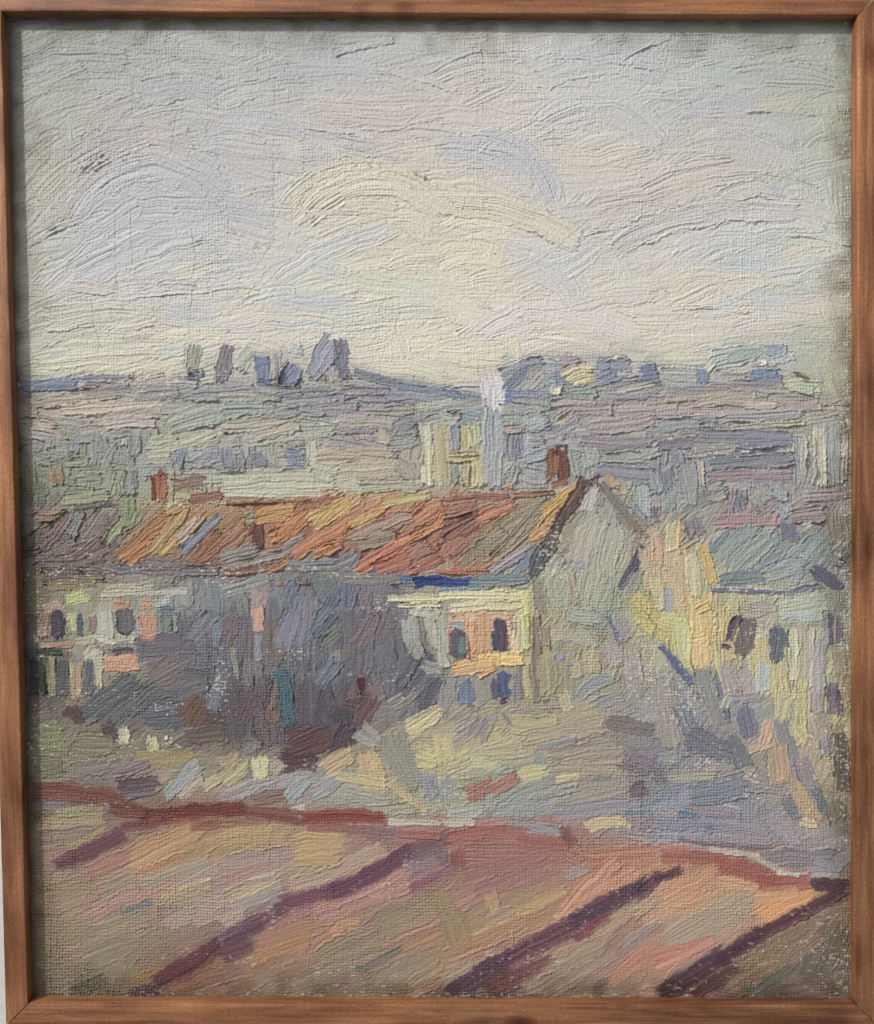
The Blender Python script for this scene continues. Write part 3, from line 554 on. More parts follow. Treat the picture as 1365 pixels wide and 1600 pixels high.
BANK = """
193 1136 195 1162 17 bbba9a; 239 1148 241 1174 19 b5b588; 262 1148 264 1156 7 c4c2b8; 56 1152 104 1148 40 7a7e58; 58 1198 104 1198 40 6a6b50; 118 1162 184 1164 34 7a7060; 218 1188 305 1180 26 8e7d56; 108 1204 174 1194 24 777068; 178 1208 234 1190 22 76686c; 183 1227 250 1219 20 594650; 188 1242 244 1235 16 605762; 260 1244 311 1192 20 8f969c; 280 1248 318 1212 18 a2968a; 318 1232 345 1214 16 aaa17c
405 1183 407 1218 24 bfbe92; 346 1224 388 1188 26 a79c76; 342 1192 374 1180 20 9c8b6a; 422 1204 442 1188 22 a09484; 346 1248 434 1220 22 92898a; 398 1244 474 1210 20 908890; 448 1250 484 1216 24 8f979a; 488 1244 534 1212 26 8e8f92; 392 1253 444 1240 20 775c58; 452 1267 478 1264 13 aaac98; 540 1238 604 1252 30 939088; 576 1267 646 1260 20 94907e; 556 1236 602 1234 12 9e9874
560 1138 592 1164 30 8f8c84; 608 1148 652 1236 42 84837b; 508 1204 548 1176 34 b79c72; 572 1174 592 1234 35 b89e72; 528 1212 604 1226 18 b2a278; 608 1224 668 1268 12 b69c76; 636 1144 690 1108 24 b8ad82; 656 1180 690 1188 40 b5ac7e; 670 1208 676 1248 34 848490; 632 1128 682 1102 5 cfc09c
798 1132 874 1130 30 a79c78; 880 1118 944 1098 30 9e9278; 818 1154 944 1130 30 9c8f7a; 903 1090 960 1060 20 858b8f 8; 928 1104 975 1088 20 86898c 4; 948 1126 1020 1140 25 71666a; 838 1168 898 1155 12 838289; 838 1176 842 1198 20 848a88; 858 1178 964 1160 20 8c8278; 878 1194 980 1184 34 94897a; 858 1204 976 1204 22 9a8d7a; 813 1214 854 1204 30 b3a97a; 868 1218 904 1212 14 b6aa82
756 1174 824 1168 30 a59a80; 776 1208 804 1200 10 8f9090; 690 1148 700 1194 40 b4a97c; 698 1204 734 1188 20 a59c80; 690 1218 710 1254 34 8a8a88; 728 1243 770 1222 26 98625a; 764 1238 807 1212 24 9e6c60; 788 1258 866 1222 28 868b84; 858 1254 986 1222 30 938a7e; 848 1242 904 1230 12 8b8c8c; 973 1180 1018 1202 40 766a73; 984 1238 1008 1228 26 6d5964; 698 1270 754 1262 20 969a92; 768 1272 834 1260 24 8c8c8e; 868 1272 984 1254 24 86828a; 973 1269 1014 1266 8 6b7b98
1033 1078 1052 1166 40 938a84; 1058 1098 1082 1144 30 727582; 1073 1150 1156 1182 40 676a76; 1138 1150 1162 1200 30 6c6c76; 1043 1216 1120 1211 20 948e80; 1076 1244 1166 1222 40 717883; 1178 1220 1226 1230 40 867e82; 1028 1180 1058 1186 24 868880; 1022 1210 1038 1226 20 71666e; 1216 1120 1246 1206 26 797b82; 1200 1128 1190 1174 16 b8947a; 1215 1162 1216 1226 34 a88c72; 1168 1172 1204 1164 12 aa917a
1250 1186 1270 1244 30 837a83; 1288 1150 1292 1180 30 808088; 1310 1146 1316 1236 24 5c5a52; 1238 1222 1268 1276 24 ae9270; 1264 1258 1277 1284 22 a88e70; 1224 1248 1242 1280 20 6c6d72; 1270 1228 1292 1276 16 676976; 1298 1250 1310 1285 34 7c7c6c; 1068 1264 1156 1273 16 857a84; 1058 1271 1090 1279 12 5e7088; 1128 1258 1158 1264 5 b4b096; 1028 1262 1060 1276 20 90888a
790 1292 884 1300 20 84898e; 978 1302 1028 1306 18 8a8a88; 916 1294 974 1284 20 b4aa82 4; 968 1282 986 1294 12 b2a684; 1024 1286 1124 1290 20 7c8290; 1098 1292 1134 1288 10 5c6c8a; 1028 1311 1066 1310 16 838b98; 1116 1300 1206 1310 30 818388; 1214 1286 1242 1324 30 8f8c90; 1058 1311 1206 1326 6 695c6a; 1250 1284 1276 1290 16 b6a884; 1186 1342 1304 1340 30 787479; 1268 1350 1314 1362 20 838b92; 1238 1366 1314 1369 6 a7aea6
604 1284 690 1286 12 a2aa9a; 690 1285 740 1282 14 a0a48e
"""
RIGHT = """
1022 850 1030 930 44 b39d80; 1060 860 1068 960 50 b8a580; 1015 935 1060 1000 46 b4a46c; 1090 930 1094 1040 50 c2aa78; 1135 950 1140 1040 44 b0a27c; 1060 980 1064 1050 40 b5ad7c; 1190 1000 1195 1090 44 aca27e
1050 816 1050 864 20 b9ab88; 1063 812 1060 854 6 c2a976; 1094 852 1113 914 18 c4a462; 1044 892 1072 928 34 b5a384; 1058 884 1080 908 6 c89c64; 1027 836 1028 884 18 b99480; 1080 866 1086 934 20 bab194; 1040 918 1046 960 14 8d929c; 1030 918 1030 954 12 b7b192; 1063 944 1071 940 14 cc9a6e; 1088 954 1108 944 16 c4a264; 988 930 1014 960 30 b2a666; 998 962 1022 988 28 b5a764; 1020 900 1026 930 18 b2ac86
1110 862 1137 828 14 707a90; 1128 874 1184 826 40 86918f; 1148 892 1204 838 30 87918e; 1238 878 1280 836 30 829092; 1268 884 1294 848 20 868e8a; 1198 897 1254 884 24 879090; 1122 906 1194 902 24 6d7782; 1108 921 1224 926 8 606580; 1228 927 1284 914 10 6d6c80; 1268 888 1314 920 22 58536a; 1300 870 1318 880 14 938a92
1218 954 1296 938 30 a4ab9c; 1158 957 1214 944 24 9c938c; 1296 926 1302 964 22 95938e; 1218 962 1286 962 14 a5aeaa; 1028 968 1062 976 30 b7af76; 1060 964 1066 1026 26 b5b483; 1090 964 1092 1046 26 cdb076; 1083 1002 1104 998 20 d3b27e; 1110 978 1112 1004 14 b39a70; 1125 962 1125 990 20 bfaa72; 1118 1018 1123 1066 14 b5ae7a; 1180 996 1186 1056 30 b5a87e; 1100 1020 1102 1050 14 c4aa78
1240 982 1240 1066 16 bab79c; 1260 982 1258 1076 22 a5a294; 1280 998 1278 1086 20 98949a; 1295 956 1299 1008 10 616078; 1308 962 1310 1004 14 726478; 1310 1016 1312 1054 20 958c7c; 1044 1026 1082 1086 20 8d878c; 1030 1008 1078 1070 13 4e5a7e; 1094 1046 1126 1136 26 868682; 1115 1048 1137 1130 8 6b6e80; 1135 1036 1146 1086 30 9c9090; 1163 1058 1171 1084 24 a0948c; 1192 1036 1193 1084 22 a1acae; 1128 1104 1142 1082 16 9ca292
1143 1091 1194 1090 14 8f868c; 1215 1036 1221 1096 30 b2a87c; 1226 1078 1220 1126 34 b0a880; 1250 1066 1251 1166 20 b2a874; 1275 1078 1272 1114 24 978f90; 1273 1118 1287 1156 36 9c908c; 1300 1066 1298 1116 16 686678; 1308 1078 1311 1120 10 664e66; 1240 1130 1262 1160 22 b3a984; 1166 966 1156 1026 28 62585e; 1150 962 1136 998 15 584659; 1126 1009 1138 1013 9 5c4652
"""
FORE = """
120 1440 330 1350 28 9c7c70; 90 1500 260 1430 28 8e7868; 330 1385 470 1332 26 9c8078; 560 1480 760 1390 32 9c7668; 520 1532 700 1450 30 917466; 740 1402 860 1347 28 9c6c64; 300 1442 420 1392 24 a08a80; 70 1420 200 1370 24 8f7666; 820 1530 960 1450 28 978068
48 1236 195 1252 24 654238 4; 53 1260 114 1254 14 686c72; 86 1273 164 1265 16 918c6c; 213 1277 348 1264 20 623632; 338 1266 388 1262 18 623430; 466 1278 606 1278 18 763e36 3; 170 1262 230 1270 18 603e3a; 380 1268 470 1276 18 6a4640; 260 1278 420 1284 14 80604c
56 1288 166 1280 20 98926c; 62 1314 146 1300 30 807266; 106 1324 166 1294 8 8f8c5a; 82 1352 196 1300 20 564048 -3; 133 1364 206 1334 24 966f5e; 68 1338 104 1330 20 8c7464; 188 1293 266 1280 14 644648; 203 1350 316 1296 50 a8875e; 208 1374 294 1340 20 a27c5a; 298 1292 345 1285 14 7a503e; 218 1380 326 1344 22 8d8c76; 188 1428 256 1399 12 6b7078; 268 1394 345 1352 18 948a80; 238 1410 334 1380 20 988a68; 250 1402 330 1372 4 b8a070; 258 1444 345 1408 24 9a8c7e
158 1394 214 1370 24 86806a; 70 1400 150 1385 34 83765a; 66 1470 150 1440 34 80765c; 150 1460 240 1430 30 837a62; 130 1500 220 1470 30 7a745c; 68 1530 140 1510 34 7f7860; 236 1538 348 1472 22 52363f -4; 203 1533 248 1515 12 8c6e38; 198 1556 254 1545 16 4b424e; 258 1544 345 1512 34 7f5b44; 106 1552 164 1524 12 5f5d50; 310 1560 400 1530 24 84664e
342 1314 426 1300 30 a28e5e; 348 1350 460 1330 26 8f7f7a; 458 1320 544 1314 44 aa945c; 458 1346 534 1344 16 aa925c; 478 1291 615 1300 14 7c544e; 568 1300 626 1306 24 756269; 453 1390 606 1322 30 a8957a -9; 388 1375 432 1364 5 b8b0a2; 358 1404 434 1380 16 a79e72; 368 1416 444 1384 20 8f8c86; 342 1444 384 1424 20 a09482; 342 1474 456 1414 22 554450; 438 1412 534 1390 20 5c424f; 513 1398 646 1322 24 544052 -6; 630 1332 705 1304 20 6a4c52; 342 1468 394 1438 9 7d797d; 342 1492 394 1470 20 554049
408 1444 514 1410 22 98706a; 488 1436 646 1368 34 a27a6b; 398 1475 506 1440 30 9c755a; 388 1504 486 1468 20 a27848; 518 1458 564 1440 16 aa845e; 638 1342 690 1324 20 665860; 638 1388 690 1364 18 7d525e; 638 1354 690 1340 18 7a6c70; 498 1506 626 1440 40 7f785e; 598 1446 690 1400 40 82785c; 448 1544 606 1490 40 807660; 558 1518 634 1478 12 62625a; 628 1484 690 1454 16 97724e; 638 1544 690 1510 24 8f7a5c; 638 1557 690 1535 12 9e7464; 618 1301 690 1306 14 8d5a4e; 420 1530 500 1500 24 8a7058
698 1308 826 1300 18 915a4e 5; 808 1312 896 1322 24 8b584e; 878 1292 896 1322 13 724c4a; 718 1332 886 1336 30 90645a; 718 1374 866 1338 34 8e6660; 738 1394 854 1348 20 8a6a66; 908 1342 1028 1334 30 a46e57; 683 1322 702 1354 20 69606a; 712 1328 716 1360 20 784a49; 683 1373 708 1354 14 7d5a6a; 880 1330 912 1345 18 94685c
878 1434 964 1342 28 b7876b; 898 1424 996 1362 24 ba866a; 868 1438 990 1388 14 be8d74; 930 1415 1000 1362 5 d0a488; 883 1368 919 1354 18 8f8a86; 763 1394 777 1434 24 a58e62; 738 1464 886 1388 16 aa9162; 698 1494 856 1428 26 99785a; 698 1524 826 1448 20 957c64; 718 1504 806 1468 16 967064; 690 1398 722 1476 40 877656; 808 1478 844 1464 12 af8a58; 760 1494 772 1488 12 9ca278; 688 1534 756 1498 24 8c8068; 760 1440 800 1420 16 8f8070
698 1558 806 1488 26 4a3e4c; 788 1498 906 1438 26 573f4b; 888 1444 1016 1378 24 483e4c; 988 1404 1036 1362 16 4f424c; 758 1548 866 1498 20 604446; 898 1468 956 1428 12 6a444c; 928 1464 1016 1398 28 978c70; 818 1544 946 1468 30 8e8268; 848 1558 966 1488 20 90836a; 968 1484 1030 1438 16 8d8682; 948 1534 1030 1472 26 a87459; 998 1514 1030 1488 20 aa745a; 928 1553 954 1533 20 7b605a; 990 1430 1028 1400 16 9c8e74
1028 1337 1136 1346 22 8e4f45 3; 1118 1350 1216 1376 26 904d43 4; 1178 1379 1270 1380 20 8d4a43; 1024 1321 1084 1326 12 aa7466; 1263 1381 1328 1384 16 403644; 1033 1414 1126 1362 40 b48b63; 1058 1430 1166 1388 24 b28b63; 1118 1376 1186 1390 20 b28d66; 1178 1438 1276 1398 38 cc9054; 1178 1402 1246 1394 20 ba9060; 1043 1470 1176 1398 44 938b74; 1078 1475 1176 1428 24 92866e; 1020 1374 1066 1358 12 4e3e49; 1020 1493 1116 1469 20 ab6f59; 1028 1514 1116 1469 12 b3826a; 1128 1474 1196 1438 24 9d7e63
1033 1544 1126 1488 18 827c7e; 1028 1558 1136 1488 26 42343f; 1118 1504 1196 1453 20 41343f; 1188 1459 1325 1388 16 48373e; 1078 1558 1156 1508 16 4e3c3c; 1148 1514 1266 1448 40 75654e; 1138 1549 1236 1488 30 7d6a4c; 1223 1513 1254 1494 6 8c5856; 1168 1553 1266 1488 16 596050; 1258 1544 1314 1438 40 615a50; 1218 1552 1306 1540 30 5c564c; 1268 1434 1322 1418 24 70665a; 1230 1500 1290 1460 24 7a6656; 1106 1326 1188 1338 10 abab94; 1168 1334 1224 1363 10 acad96; 1210 1362 1250 1368 7 a8a996
"""
STROKES = []
def lay(block, thick, load=0.95, pick=0.12, jit=0.05, br=0.9, soft=0.0, wide=1.08, boost=0.0, lift=0.0, rnd=False, dark=1.0, rg=1.0, only=None):
    items = [s.split() for ln in block.strip().splitlines() for s in ln.split(';') if s.strip()]
    for it in items:
        x0, y0, x1, y1, w = map(float, it[:5]); bend = float(it[6]) if len(it) > 6 else rng.normal(0, 1.2)
        c = hexrgb(it[5])
        if only and c.mean() > only: continue
        STROKES.append((x0, y0, x1, y1, w))
        if boost: b0 = base_colour((x0 + x1) / 2, (y0 + y1) / 2); c = b0 + (c - b0) * (1 + boost)
        k = wide * (dark if c.mean() < 0.37 else 1.0)
        put(x0, y0, x1, y1, w * k, np.clip(c + lift, 0.03, 0.97), bend, thick * rng.uniform(0.75, 1.25), load, len(STROKES) - 1, pick, jit, br, soft, rnd, rg)
lay(ARCS, 0.75, 1.0, 0.25, 0.02, 1.6, 0.22, boost=0.25, rg=0.5)
lay(SKY, 0.6, 0.86, 0.3, 0.02, 1.3, 0.32, boost=0.1, rg=0.5)
lay("""744 218 866 314 40 b4b6bd 28; 683 318 906 382 40 cac5b0 18; 480 335 700 335 44 cbc5b0 52; 845 204 1035 230 40 b9bab9 42; 120 262 300 238 34 b4b0af 26; 110 345 345 310 40 b4b5b8 66; 954 386 1245 332 36 bbbab6 25""", 0.8, 1.0, 0.25, 0.02, 1.8, 0.25, rg=0.8)
scumble((30, 40, 1320, 560), 60, sky_ang, 14, (50, 140), (7, 14), 0.7, 0.012, 5, 0.8, soft=0.3, pick=0.4)
lay(LINE, 1.35, 1.0, 0.06, 0.08, wide=1.25); lay(HILL, 1.3, 0.92, 0.22, 0.07, 1.1, 0.12, wide=1.35); lay(TOWN, 1.2, 0.93, 0.16, 0.07, 1.1, 0.10, wide=1.2)
lay(CHIM, 1.2, 1.0, 0.06); lay(ROOF, 1.25, 0.95, 0.12, 0.09, 1.1); lay(EAVE, 1.2, 1.0, 0.04, 0.1, wide=1.3)
lay(TREES, 0.75, 1.0, 0.16, 0.05, 1.3, 0.10, wide=1.35); lay(TREES, 0.7, 0.95, 0.10, 0.07, 0.9, 0.06, wide=1.05, only=0.40)
lay("""480 1000 520 950 24 6c7484; 560 1010 590 955 28 74666e; 300 1000 330 960 26 6f7480; 350 1010 365 960 24 6b5f66; 440 1010 460 950 26 7a7a8c; 500 1070 530 1030 28 6a6e7c; 380 1130 400 1080 26 624f58; 560 1130 585 1085 26 674c52; 420 1110 432 1060 20 74605a; 330 1110 345 1060 24 6a6c78; 620 1070 650 1020 26 5e606c; 240 1060 290 1030 26 706668; 520 1180 545 1130 32 544650; 455 1172 515 1150 38 5f4346; 280 1120 310 1085 22 6c5048; 403 948 404 988 17 bf9482; 438 1052 452 1128 22 48626e; 600 1012 606 1046 40 66676f; 524 960 488 996 14 545e6a; 200 1110 250 1070 26 5c5e64; 660 1110 685 1060 20 5d5d6a""", 0.8, 0.98, 0.10, 0.06, 1.1, 0.06); lay(BANK, 0.75, 0.97, 0.12, 0.05, 1.2, 0.05)
lay(GABLE, 0.85, 0.98, 0.14, 0.05, 1.1, 0.08, lift=0.035); lay(HOUSE, 0.9, 0.95, 0.08); lay(FACADE, 1.2, 0.98, 0.08, 0.06); lay(RIGHT, 1.0, 0.95, 0.1, 0.06); lay(PANES, 0.9, 1.0, 0.05, 0.08, rnd=True)
lay(FORE, 0.5, 0.95, 0.2, 0.06, 1.2, 0.14, wide=1.2, dark=1.25)
lay(FORE, 0.4, 0.86, 0.35, 0.10, 1.0, 0.42, wide=1.95, only=0.34, lift=np.array((0.14, 0.055, 0.045)))
lay(FORE, 0.45, 0.84, 0.25, 0.12, 1.1, 0.30, wide=1.35, only=0.34, lift=np.array((0.05, 0.012, 0.012)))

# overall key of the palette, checked against the picture: a little higher and greyer than first mixed
def rekey(C):
    L = (C * np.array((0.30, 0.56, 0.14))).sum(2, keepdims=True)
    cool = sstep((C[..., 2:3] - C[..., 0:1]) / 0.10)
    corner = 1 - 0.75 * np.clip((300 - Y) / 160, 0, 1) * np.clip((np.abs(X - 690) - 330) / 230, 0, 1)
    up = 0.040 * corner[..., None] * (0.1 + 0.9 * sstep((L - 0.27) / 0.14))
    tint = np.where(Y > 1275, 1.0, 0.0)[..., None] * np.array((0.034, -0.018, 0.006)) + np.where(Y < 600, 1.0, 0.0)[..., None] * np.array((0.004, -0.013, -0.024))
    tint = tint + sstep((Y - 545) / 60)[..., None] * np.array((0.008, 0.0, -0.022))
    C = C * (1 + tint)
    low = sstep((Y - 545) / 60)[..., None]
    L = L + low * (0.16 * (L - 0.56) - 0.020 - 0.016 * (Y < 790)[..., None])
    hot = sstep((C[..., 0:1] - C[..., 2:3] - 0.18) / 0.2) * 0.07 * low
    L = L + (1 - low) * (-0.022 + 0.015 * (smooth_noise(34, 40) + 0.7 * smooth_noise(14, 16))[..., None])
    return np.clip(L + up + (C - L) * (0.84 - hot - 0.08 * cool - np.where(Y < 560, 0.07, 0.0)[..., None] * (1 + 2 * cool)), 0, 1)
C = rekey(C)
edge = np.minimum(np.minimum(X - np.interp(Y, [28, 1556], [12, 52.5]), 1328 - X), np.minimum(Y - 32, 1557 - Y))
edge_vignette = np.clip(1 - edge / np.clip(48 + 16 * smooth_noise(26, 30), 12, 90), 0, 1) * np.clip(0.75 + 0.3 * smooth_noise(70, 80), 0.2, 1.2)
C = C * (1 - 0.30 * np.clip(edge_vignette, 0, 1)[..., None] * np.array((0.92, 1.0, 1.12)))  # vignette painted into the colours: darker and browner toward the frame

# bare primed canvas showing on thread crowns: x y rx ry density
FLECKS = """
1005 1040 24 50 .3; 1060 1085 36 40 .3; 1120 1200 50 30 .22; 1185 985 24 30 .3; 700 1240 26 30 .3; 590 1390 40 20 .22; 430 1430 26 16 .22; 340 1070 12 50 .3; 860 860 22 50 .3; 1190 925 50 10 .4; 1150 705 90 8 .25; 400 890 160 12 .2; 250 600 60 16 .2; 1300 1190 24 90 .24; 480 1200 60 12 .12
862 858 24 46 .34; 845 890 14 16 .5; 230 690 20 10 .1; 300 700 40 14 .1; 270 790 30 8 .4; 250 885 90 12 .12; 110 890 60 30 .10; 360 910 40 14 .3; 480 890 50 10 .3; 545 900 30 8 .3; 600 940 14 14 .35; 640 955 60 10 .3
350 1085 14 40 .28; 255 1105 26 10 .3; 330 1085 10 20 .4; 205 1160 30 14 .25; 270 1160 16 14 .35; 160 1180 100 14 .10; 470 1020 40 8 .2; 600 1060 80 20 .10; 700 1245 22 26 .4; 1010 1030 22 60 .35; 1050 1080 30 40 .3; 1075 1100 20 30 .35; 1090 1190 40 16 .4
1170 1210 24 20 .35; 1170 1245 16 14 .4; 1290 1200 34 50 .3; 1318 1180 12 110 .35; 1185 985 16 24 .3; 1190 925 40 12 .4; 1200 700 50 8 .3; 1050 682 30 5 .6; 1080 700 40 8 .1; 1240 880 30 30 .12; 1310 870 20 20 .25; 270 590 20 12 .5; 330 590 40 14 .25; 520 660 30 6 .4; 700 620 40 8 .25
430 1432 22 12 .3; 580 1392 30 16 .35; 640 1345 14 16 .4; 640 1375 10 10 .3; 300 1485 30 14 .15; 235 1550 40 10 .25; 380 1500 60 10 .2; 540 1530 120 24 .16; 830 1485 60 36 .2; 780 1520 70 30 .15; 900 1440 50 24 .16; 960 1400 40 20 .1; 1180 1500 60 40 .16; 1290 1500 40 70 .24; 1315 1530 14 40 .5; 1270 1430 60 30 .14
1120 1520 60 30 .12; 1050 1545 40 14 .2; 1322 800 8 740 .16; 60 1150 30 60 .14; 90 870 50 30 .1; 700 1556 600 5 .3; 180 1256 40 8 .14; 480 1190 60 14 .08; 640 1100 30 60 .08; 1140 1260 60 10 .1; 900 600 60 14 .08; 120 1085 80 12 .12; 60 960 20 120 .10
"""
grit = fine_noise()
crown = WEAVE * 0.9 + grit * 0.75 + 0.5 * np.roll(grit, 2, 1)
dens = np.zeros((NY, NX)); gc = hexrgb('cbc7b9')
for it in [s.split() for ln in FLECKS.strip().splitlines() for s in ln.split(';')]:
    fx, fy, rx, ry, dd = map(float, it)
    dens = np.maximum(dens, dd * np.exp(-(((X - fx) / rx) ** 2 + ((Y - fy) / ry) ** 2)))
lum = C.mean(2)
patch = smooth_noise(60, 70)
dens = dens + np.where(lum < 0.5, 0.025, 0.0) * (patch > 0.3)
fm = sstep((crown - np.interp(dens, [0, 0.03, 0.1, 0.3, 0.6], [9, 2.7, 1.7, 0.9, 0.4])) * 1.6) * 0.85
fm = fm * np.interp(Y, [0, 1050, 1250, 1600], [1.0, 0.9, 0.6, 0.5])
C += fm[..., None] * (gc - C); show = np.clip(0.75 + 0.55 * smooth_noise(16, 20) + 0.35 * smooth_noise(50, 60), 0.1, 2.2)
pits = sstep((-grit - 2.5) * 1.5) * 0.5
show = show * (1 + 0.8 * np.exp(-((X - 1060) / 150) ** 2 - ((Y - 1110) / 140) ** 2) + 0.7 * np.clip(edge_vignette, 0, 1))
H += fm * 0.2 - pits + FINE * 0.025 + grit * 0.04 + WEAVE * WAMP * show

# age cracks
CRACKS = """
918 345 850 405 815 425 762 466 752 484; 180 320 183 430 184 464; 300 360 306 400 298 480 297 530; 143 470 148 510 156 530 154 570; 428 240 429 330 428 370; 430 180 431 120; 275 180 268 240; 1124 450 1160 490; 1030 440 1055 490 1062 500; 1195 440 1194 480 1200 500; 815 130 816 160; 1128 275 1133 290 1130 300; 745 480 790 492 815 498 822 508
1100 330 1130 345; 1045 65 1042 95; 395 425 420 390 428 376; 205 330 208 410; 176 480 176 500; 663 60 668 75 680 90; 560 385 558 360; 210 120 208 180; 270 175 270 150; 230 1280 232 1300; 135 1355 148 1380; 370 1400 368 1410; 345 1388 372 1410; 440 1355 438 1330
"""
for ln in CRACKS.strip().splitlines():
    for s in ln.split(';'):
        v = list(map(float, s.split()))
        for k in range(0, len(v) - 2, 2):
            ax, ay, bx, by = v[k:k + 4]
            i0, i1 = max(0, int((min(ax, bx) - 6 - GX[0]) / S)), int((max(ax, bx) + 6 - GX[0]) / S) + 1
            j0, j1 = max(0, int((min(ay, by) - 6 - GY[0]) / S)), int((max(ay, by) + 6 - GY[0]) / S) + 1
            px, py = X[j0:j1, i0:i1], Y[j0:j1, i0:i1]
            l2 = (bx - ax) ** 2 + (by - ay) ** 2
            t = np.clip(((px - ax) * (bx - ax) + (py - ay) * (by - ay)) / l2, 0, 1)
            wv = np.interp(t * 8, np.arange(9), rng.normal(0, 0.9, 9) * np.array([0, 1, 1, 1, 1, 1, 1, 1, 0]))
            nxv, nyv = -(by - ay) / math.sqrt(l2), (bx - ax) / math.sqrt(l2)
            d = np.hypot(px - ax - t * (bx - ax) - nxv * wv, py - ay - t * (by - ay) - nyv * wv)
            m = np.exp(-(d / 0.7) ** 2)
            H[j0:j1, i0:i1] -= m * 0.3
            C[j0:j1, i0:i1] *= (1 - 0.07 * m)[..., None]

# ------------------------------------------------------------------ turn the paint layer into meshes
WX, WZ = unproject(X, Y)
HM = 0.00030 * RELIEF                                   # metres per unit of paint height
VY = 0.0 - HM * H
E = lamp_light(WX, WZ)
ALB = np.clip(lin(C) / E[..., None] * GAIN, 0.004, 0.92)
VCO = np.stack([WX, VY, WZ], -1).astype(np.float32).reshape(-1, 3)
VCOL = np.concatenate([ALB, np.ones((NY, NX, 1))], -1).astype(np.float32).reshape(-1, 4)

# depicted areas of the picture
def inside(poly, px, py):
    r = np.zeros(px.shape, bool)
    n = len(poly)
    for i in range(n):
        x0, y0 = poly[i]; x1, y1 = poly[(i + 1) % n]
        if y0 == y1: continue
        c = ((y0 > py) != (y1 > py)) & (px < (x1 - x0) * (py - y0) / (y1 - y0) + x0)
        r ^= c
    return r
SKYLINE = [(1400, 592), (1265, 592), (1228, 540), (1120, 556), (1030, 574), (960, 574), (925, 570), (905, 550), (875, 552), (860, 566), (820, 566), (784, 590), (748, 606), (690, 606), (600, 592), (552, 576), (540, 530), (512, 532), (482, 566), (440, 572), (418, 552), (395, 546), (342, 536), (318, 540), (290, 536), (285, 588), (150, 592), (0, 600)]
AREAS = [
 ('painted_sky', 'cloudy pale grey and cream sky of the painting', SKYLINE + [(0, 0), (1400, 0)]),
 ('painted_hills', 'distant grey and mauve hills along the horizon', SKYLINE[::-1] + [(1400, 672), (900, 662), (780, 650), (660, 660), (480, 672), (260, 690), (0, 680)]),
 ('painted_far_town', 'far pale houses between the hills and the red roof', [(0, 680), (260, 690), (480, 672), (660, 660), (780, 650), (900, 662), (1400, 672), (1400, 830), (1110, 828), (1015, 830), (925, 750), (850, 770), (400, 778), (265, 790), (0, 786)]),
 ('painted_dark_roof', 'dull brown roof at the end of the red roof', [(0, 786), (265, 790), (180, 882), (260, 905), (0, 908)]),
 ('painted_tiled_roof', 'long orange and red tiled roof of the middle house', [(265, 780), (400, 776), (850, 765), (925, 750), (880, 830), (838, 905), (760, 905), (545, 900), (400, 905), (260, 905), (180, 882)]),
 ('painted_house_front', 'pale house front with salmon shutters under the dull brown roof', [(0, 908), (290, 905), (275, 1000), (218, 1050), (125, 1105), (0, 1105)]),
 ('painted_trees', 'dark violet grey trees in front of the red roof', [(290, 905), (600, 905), (700, 1050), (690, 1105), (600, 1130), (540, 1190), (470, 1205), (330, 1165), (0, 1135), (0, 1105), (125, 1105), (218, 1050), (275, 1000)]),
 ('painted_facade', 'sunlit cream facade with arched windows and orange balcony', [(600, 905), (838, 905), (832, 1095), (690, 1095), (700, 1050)]),
 ('painted_gable', 'grey green gable wall of the middle house', [(925, 750), (1015, 830), (1000, 925), (975, 1000), (1000, 1090), (832, 1095), (838, 905), (880, 830)]),
 ('painted_yellow_houses', 'yellow and grey houses beside the gable wall', [(1015, 830), (1110, 828), (1400, 830), (1400, 1170), (1230, 1150), (1000, 1090), (975, 1000), (1000, 925)]),
 ('painted_garden_bank', 'muted green and tan garden bank above the near roof', [(0, 1135), (330, 1165), (470, 1205), (540, 1190), (600, 1130), (690, 1095), (832, 1095), (1000, 1090), (1230, 1150), (1400, 1170), (1400, 1378), (1265, 1372), (1180, 1350), (1030, 1325), (890, 1312), (700, 1300), (480, 1272), (260, 1268), (150, 1245), (0, 1228)]),
 ('painted_near_roof', 'near roof with dark purple seams and red ridge', [(0, 1228), (150, 1245), (260, 1268), (480, 1272), (700, 1300), (890, 1312), (1030, 1325), (1180, 1350), (1265, 1372), (1400, 1378), (1400, 1700), (0, 1700)]),
]
SMALL = [
 ('painted_chimney', 'small red brown chimney near the dull brown roof', [(236, 752), (248, 734), (262, 752), (262, 783), (238, 783)]),
 ('painted_chimney', 'tall dark brown chimney at the peak of the red roof', [(855, 697), (886, 697), (886, 756), (855, 758)]),
 ('painted_tower', 'yellow apartment tower with grey windows', [(676, 660), (755, 652), (755, 762), (676, 762)]),
 ('painted_window', 'arched window beside the pale green wall', [(704, 985), (710, 972), (724, 972), (731, 985), (731, 1029), (704, 1029)]),
 ('painted_window', 'dark violet arched window at the orange column', [(767, 985), (773, 965), (787, 965), (794, 985), (794, 1016), (767, 1016)]),
 ('painted_balcony', 'bright orange and yellow balcony', [(697, 1040), (745, 1026), (758, 1014), (818, 1020), (818, 1042), (775, 1050), (755, 1062), (697, 1056)]),
]
FCX = (X[:-1, :-1] + X[1:, 1:]) / 2; FCY = (Y[:-1, :-1] + Y[1:, 1:]) / 2
M = 3.0
keep = inside([(CORNERS[0][0] - M, CORNERS[0][1] - M), (CORNERS[1][0] + M, CORNERS[1][1] - M), (CORNERS[2][0] + M, CORNERS[2][1] + M), (CORNERS[3][0] - M, CORNERS[3][1] + M)], FCX, FCY)
area = np.full(FCX.shape, -1, np.int32)
wobx = smooth_noise(90, 100, 4.0)[:-1, :-1]; woby = smooth_noise(90, 100, 3.0)[:-1, :-1]
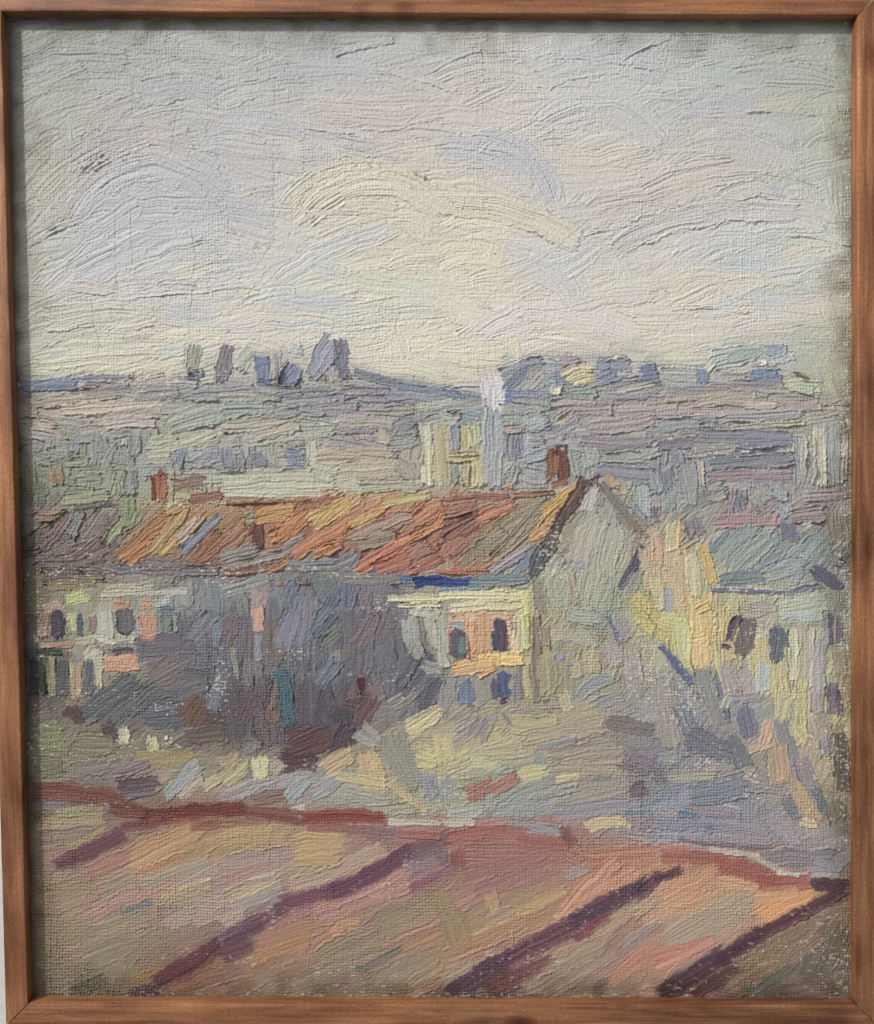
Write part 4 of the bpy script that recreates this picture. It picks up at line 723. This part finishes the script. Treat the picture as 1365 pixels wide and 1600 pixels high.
ALLA = AREAS + SMALL
for k, (_, _, poly) in enumerate(ALLA):
    small = k >= len(AREAS)
    m = inside(poly, FCX + (0 if small else wobx), FCY + (0 if small else woby))
    area[m & ((area < 0) | small)] = k
for _ in range(60):
    m = area < 0
    if not m.any(): break
    for ax_, sh in ((0, 1), (0, -1), (1, 1), (1, -1)):
        r = np.roll(area, sh, ax_); g = (area < 0) & (r >= 0) & (r < len(AREAS)); area[g] = r[g]
area[area < 0] = 10
area[~keep] = -2
own = OWN[:-1, :-1].copy(); own[~keep] = -1
own[area >= len(AREAS)] = -1

def grid_mesh(name, fj, fi):
    """mesh of the grid faces (row fj, column fi)"""
    q = np.stack([fj * NX + fi, (fj + 1) * NX + fi, (fj + 1) * NX + fi + 1, fj * NX + fi + 1], -1)
    ids, inv = np.unique(q.ravel(), return_inverse=True)
    nf = len(fj)
    me = bpy.data.meshes.new(name)
    me.vertices.add(len(ids)); me.vertices.foreach_set('co', VCO[ids].ravel())
    me.loops.add(nf * 4); me.loops.foreach_set('vertex_index', inv.astype(np.int32).ravel())
    me.polygons.add(nf); me.polygons.foreach_set('loop_start', np.arange(0, nf * 4, 4, dtype=np.int32))
    me.update(calc_edges=True)
    at = me.attributes.new('paint', 'FLOAT_COLOR', 'POINT'); at.data.foreach_set('color', VCOL[ids].ravel())
    me.materials.append(PAINT)
    me.polygons.foreach_set('use_smooth', np.zeros(nf, bool))
    return me

counts = np.bincount(own[own >= 0], minlength=len(STROKES))
chosen = [int(k) for k in np.argsort(-counts)[:300] if counts[k] > 60]
pick_mask = np.zeros(len(STROKES) + 1, bool); pick_mask[chosen] = True
is_stroke = pick_mask[own] & (own >= 0)
# what other strokes cut off a stroke goes back to the layer below
jj_, ii_ = np.nonzero(is_stroke); kk_ = own[jj_, ii_]; od = np.argsort(kk_, kind='stable'); jj_, ii_, kk_ = jj_[od], ii_[od], kk_[od]
ct = np.searchsorted(kk_, np.arange(len(STROKES) + 1))
for k in chosen:
    j_, i_ = jj_[ct[k]:ct[k + 1]], ii_[ct[k]:ct[k + 1]]
    if len(j_) == 0: continue
    ja, ia = j_.min(), i_.min()
    m = np.zeros((j_.max() - ja + 3, i_.max() - ia + 3), bool); m[j_ - ja + 1, i_ - ia + 1] = True
    rest = m.copy(); best = None
    while rest.any():
        f = np.zeros_like(m); p0 = np.argwhere(rest)[len(np.argwhere(rest)) // 2]; f[p0[0], p0[1]] = True
        while True:
            g = f.copy(); g[1:] |= f[:-1]; g[:-1] |= f[1:]; g |= np.roll(g, 1, 1) | np.roll(g, -1, 1); g &= rest
            if g.sum() == f.sum(): break
            f = g
        rest &= ~f
        if best is None or f.sum() > best.sum(): best = f
        if best.sum() >= rest.sum(): break
    drop = ~best[j_ - ja + 1, i_ - ia + 1]
    is_stroke[j_[drop], i_[drop]] = False
parents = {}
for k, (nm, label, _) in enumerate(ALLA):
    fj, fi = np.nonzero((area == k) & ~is_stroke)
    if len(fj) == 0: continue
    o = bpy.data.objects.new(nm, grid_mesh(nm, fj, fi)); col0.objects.link(o); o.parent = root
    tag(o, label); parents[k] = o
fj, fi = np.nonzero(is_stroke)
so = own[fj, fi]; order = np.argsort(so, kind='stable'); fj, fi, so = fj[order], fi[order], so[order]
cuts = np.searchsorted(so, np.arange(len(STROKES) + 1))
for k in sorted(chosen):
    a, b = cuts[k], cuts[k + 1]
    if b - a < 20: continue
    ak = np.bincount(np.maximum(area[fj[a:b], fi[a:b]], 0)).argmax()
    o = bpy.data.objects.new('brush_stroke', grid_mesh('brush_stroke', fj[a:b], fi[a:b])); col0.objects.link(o)
    o.parent = parents.get(int(ak), root)
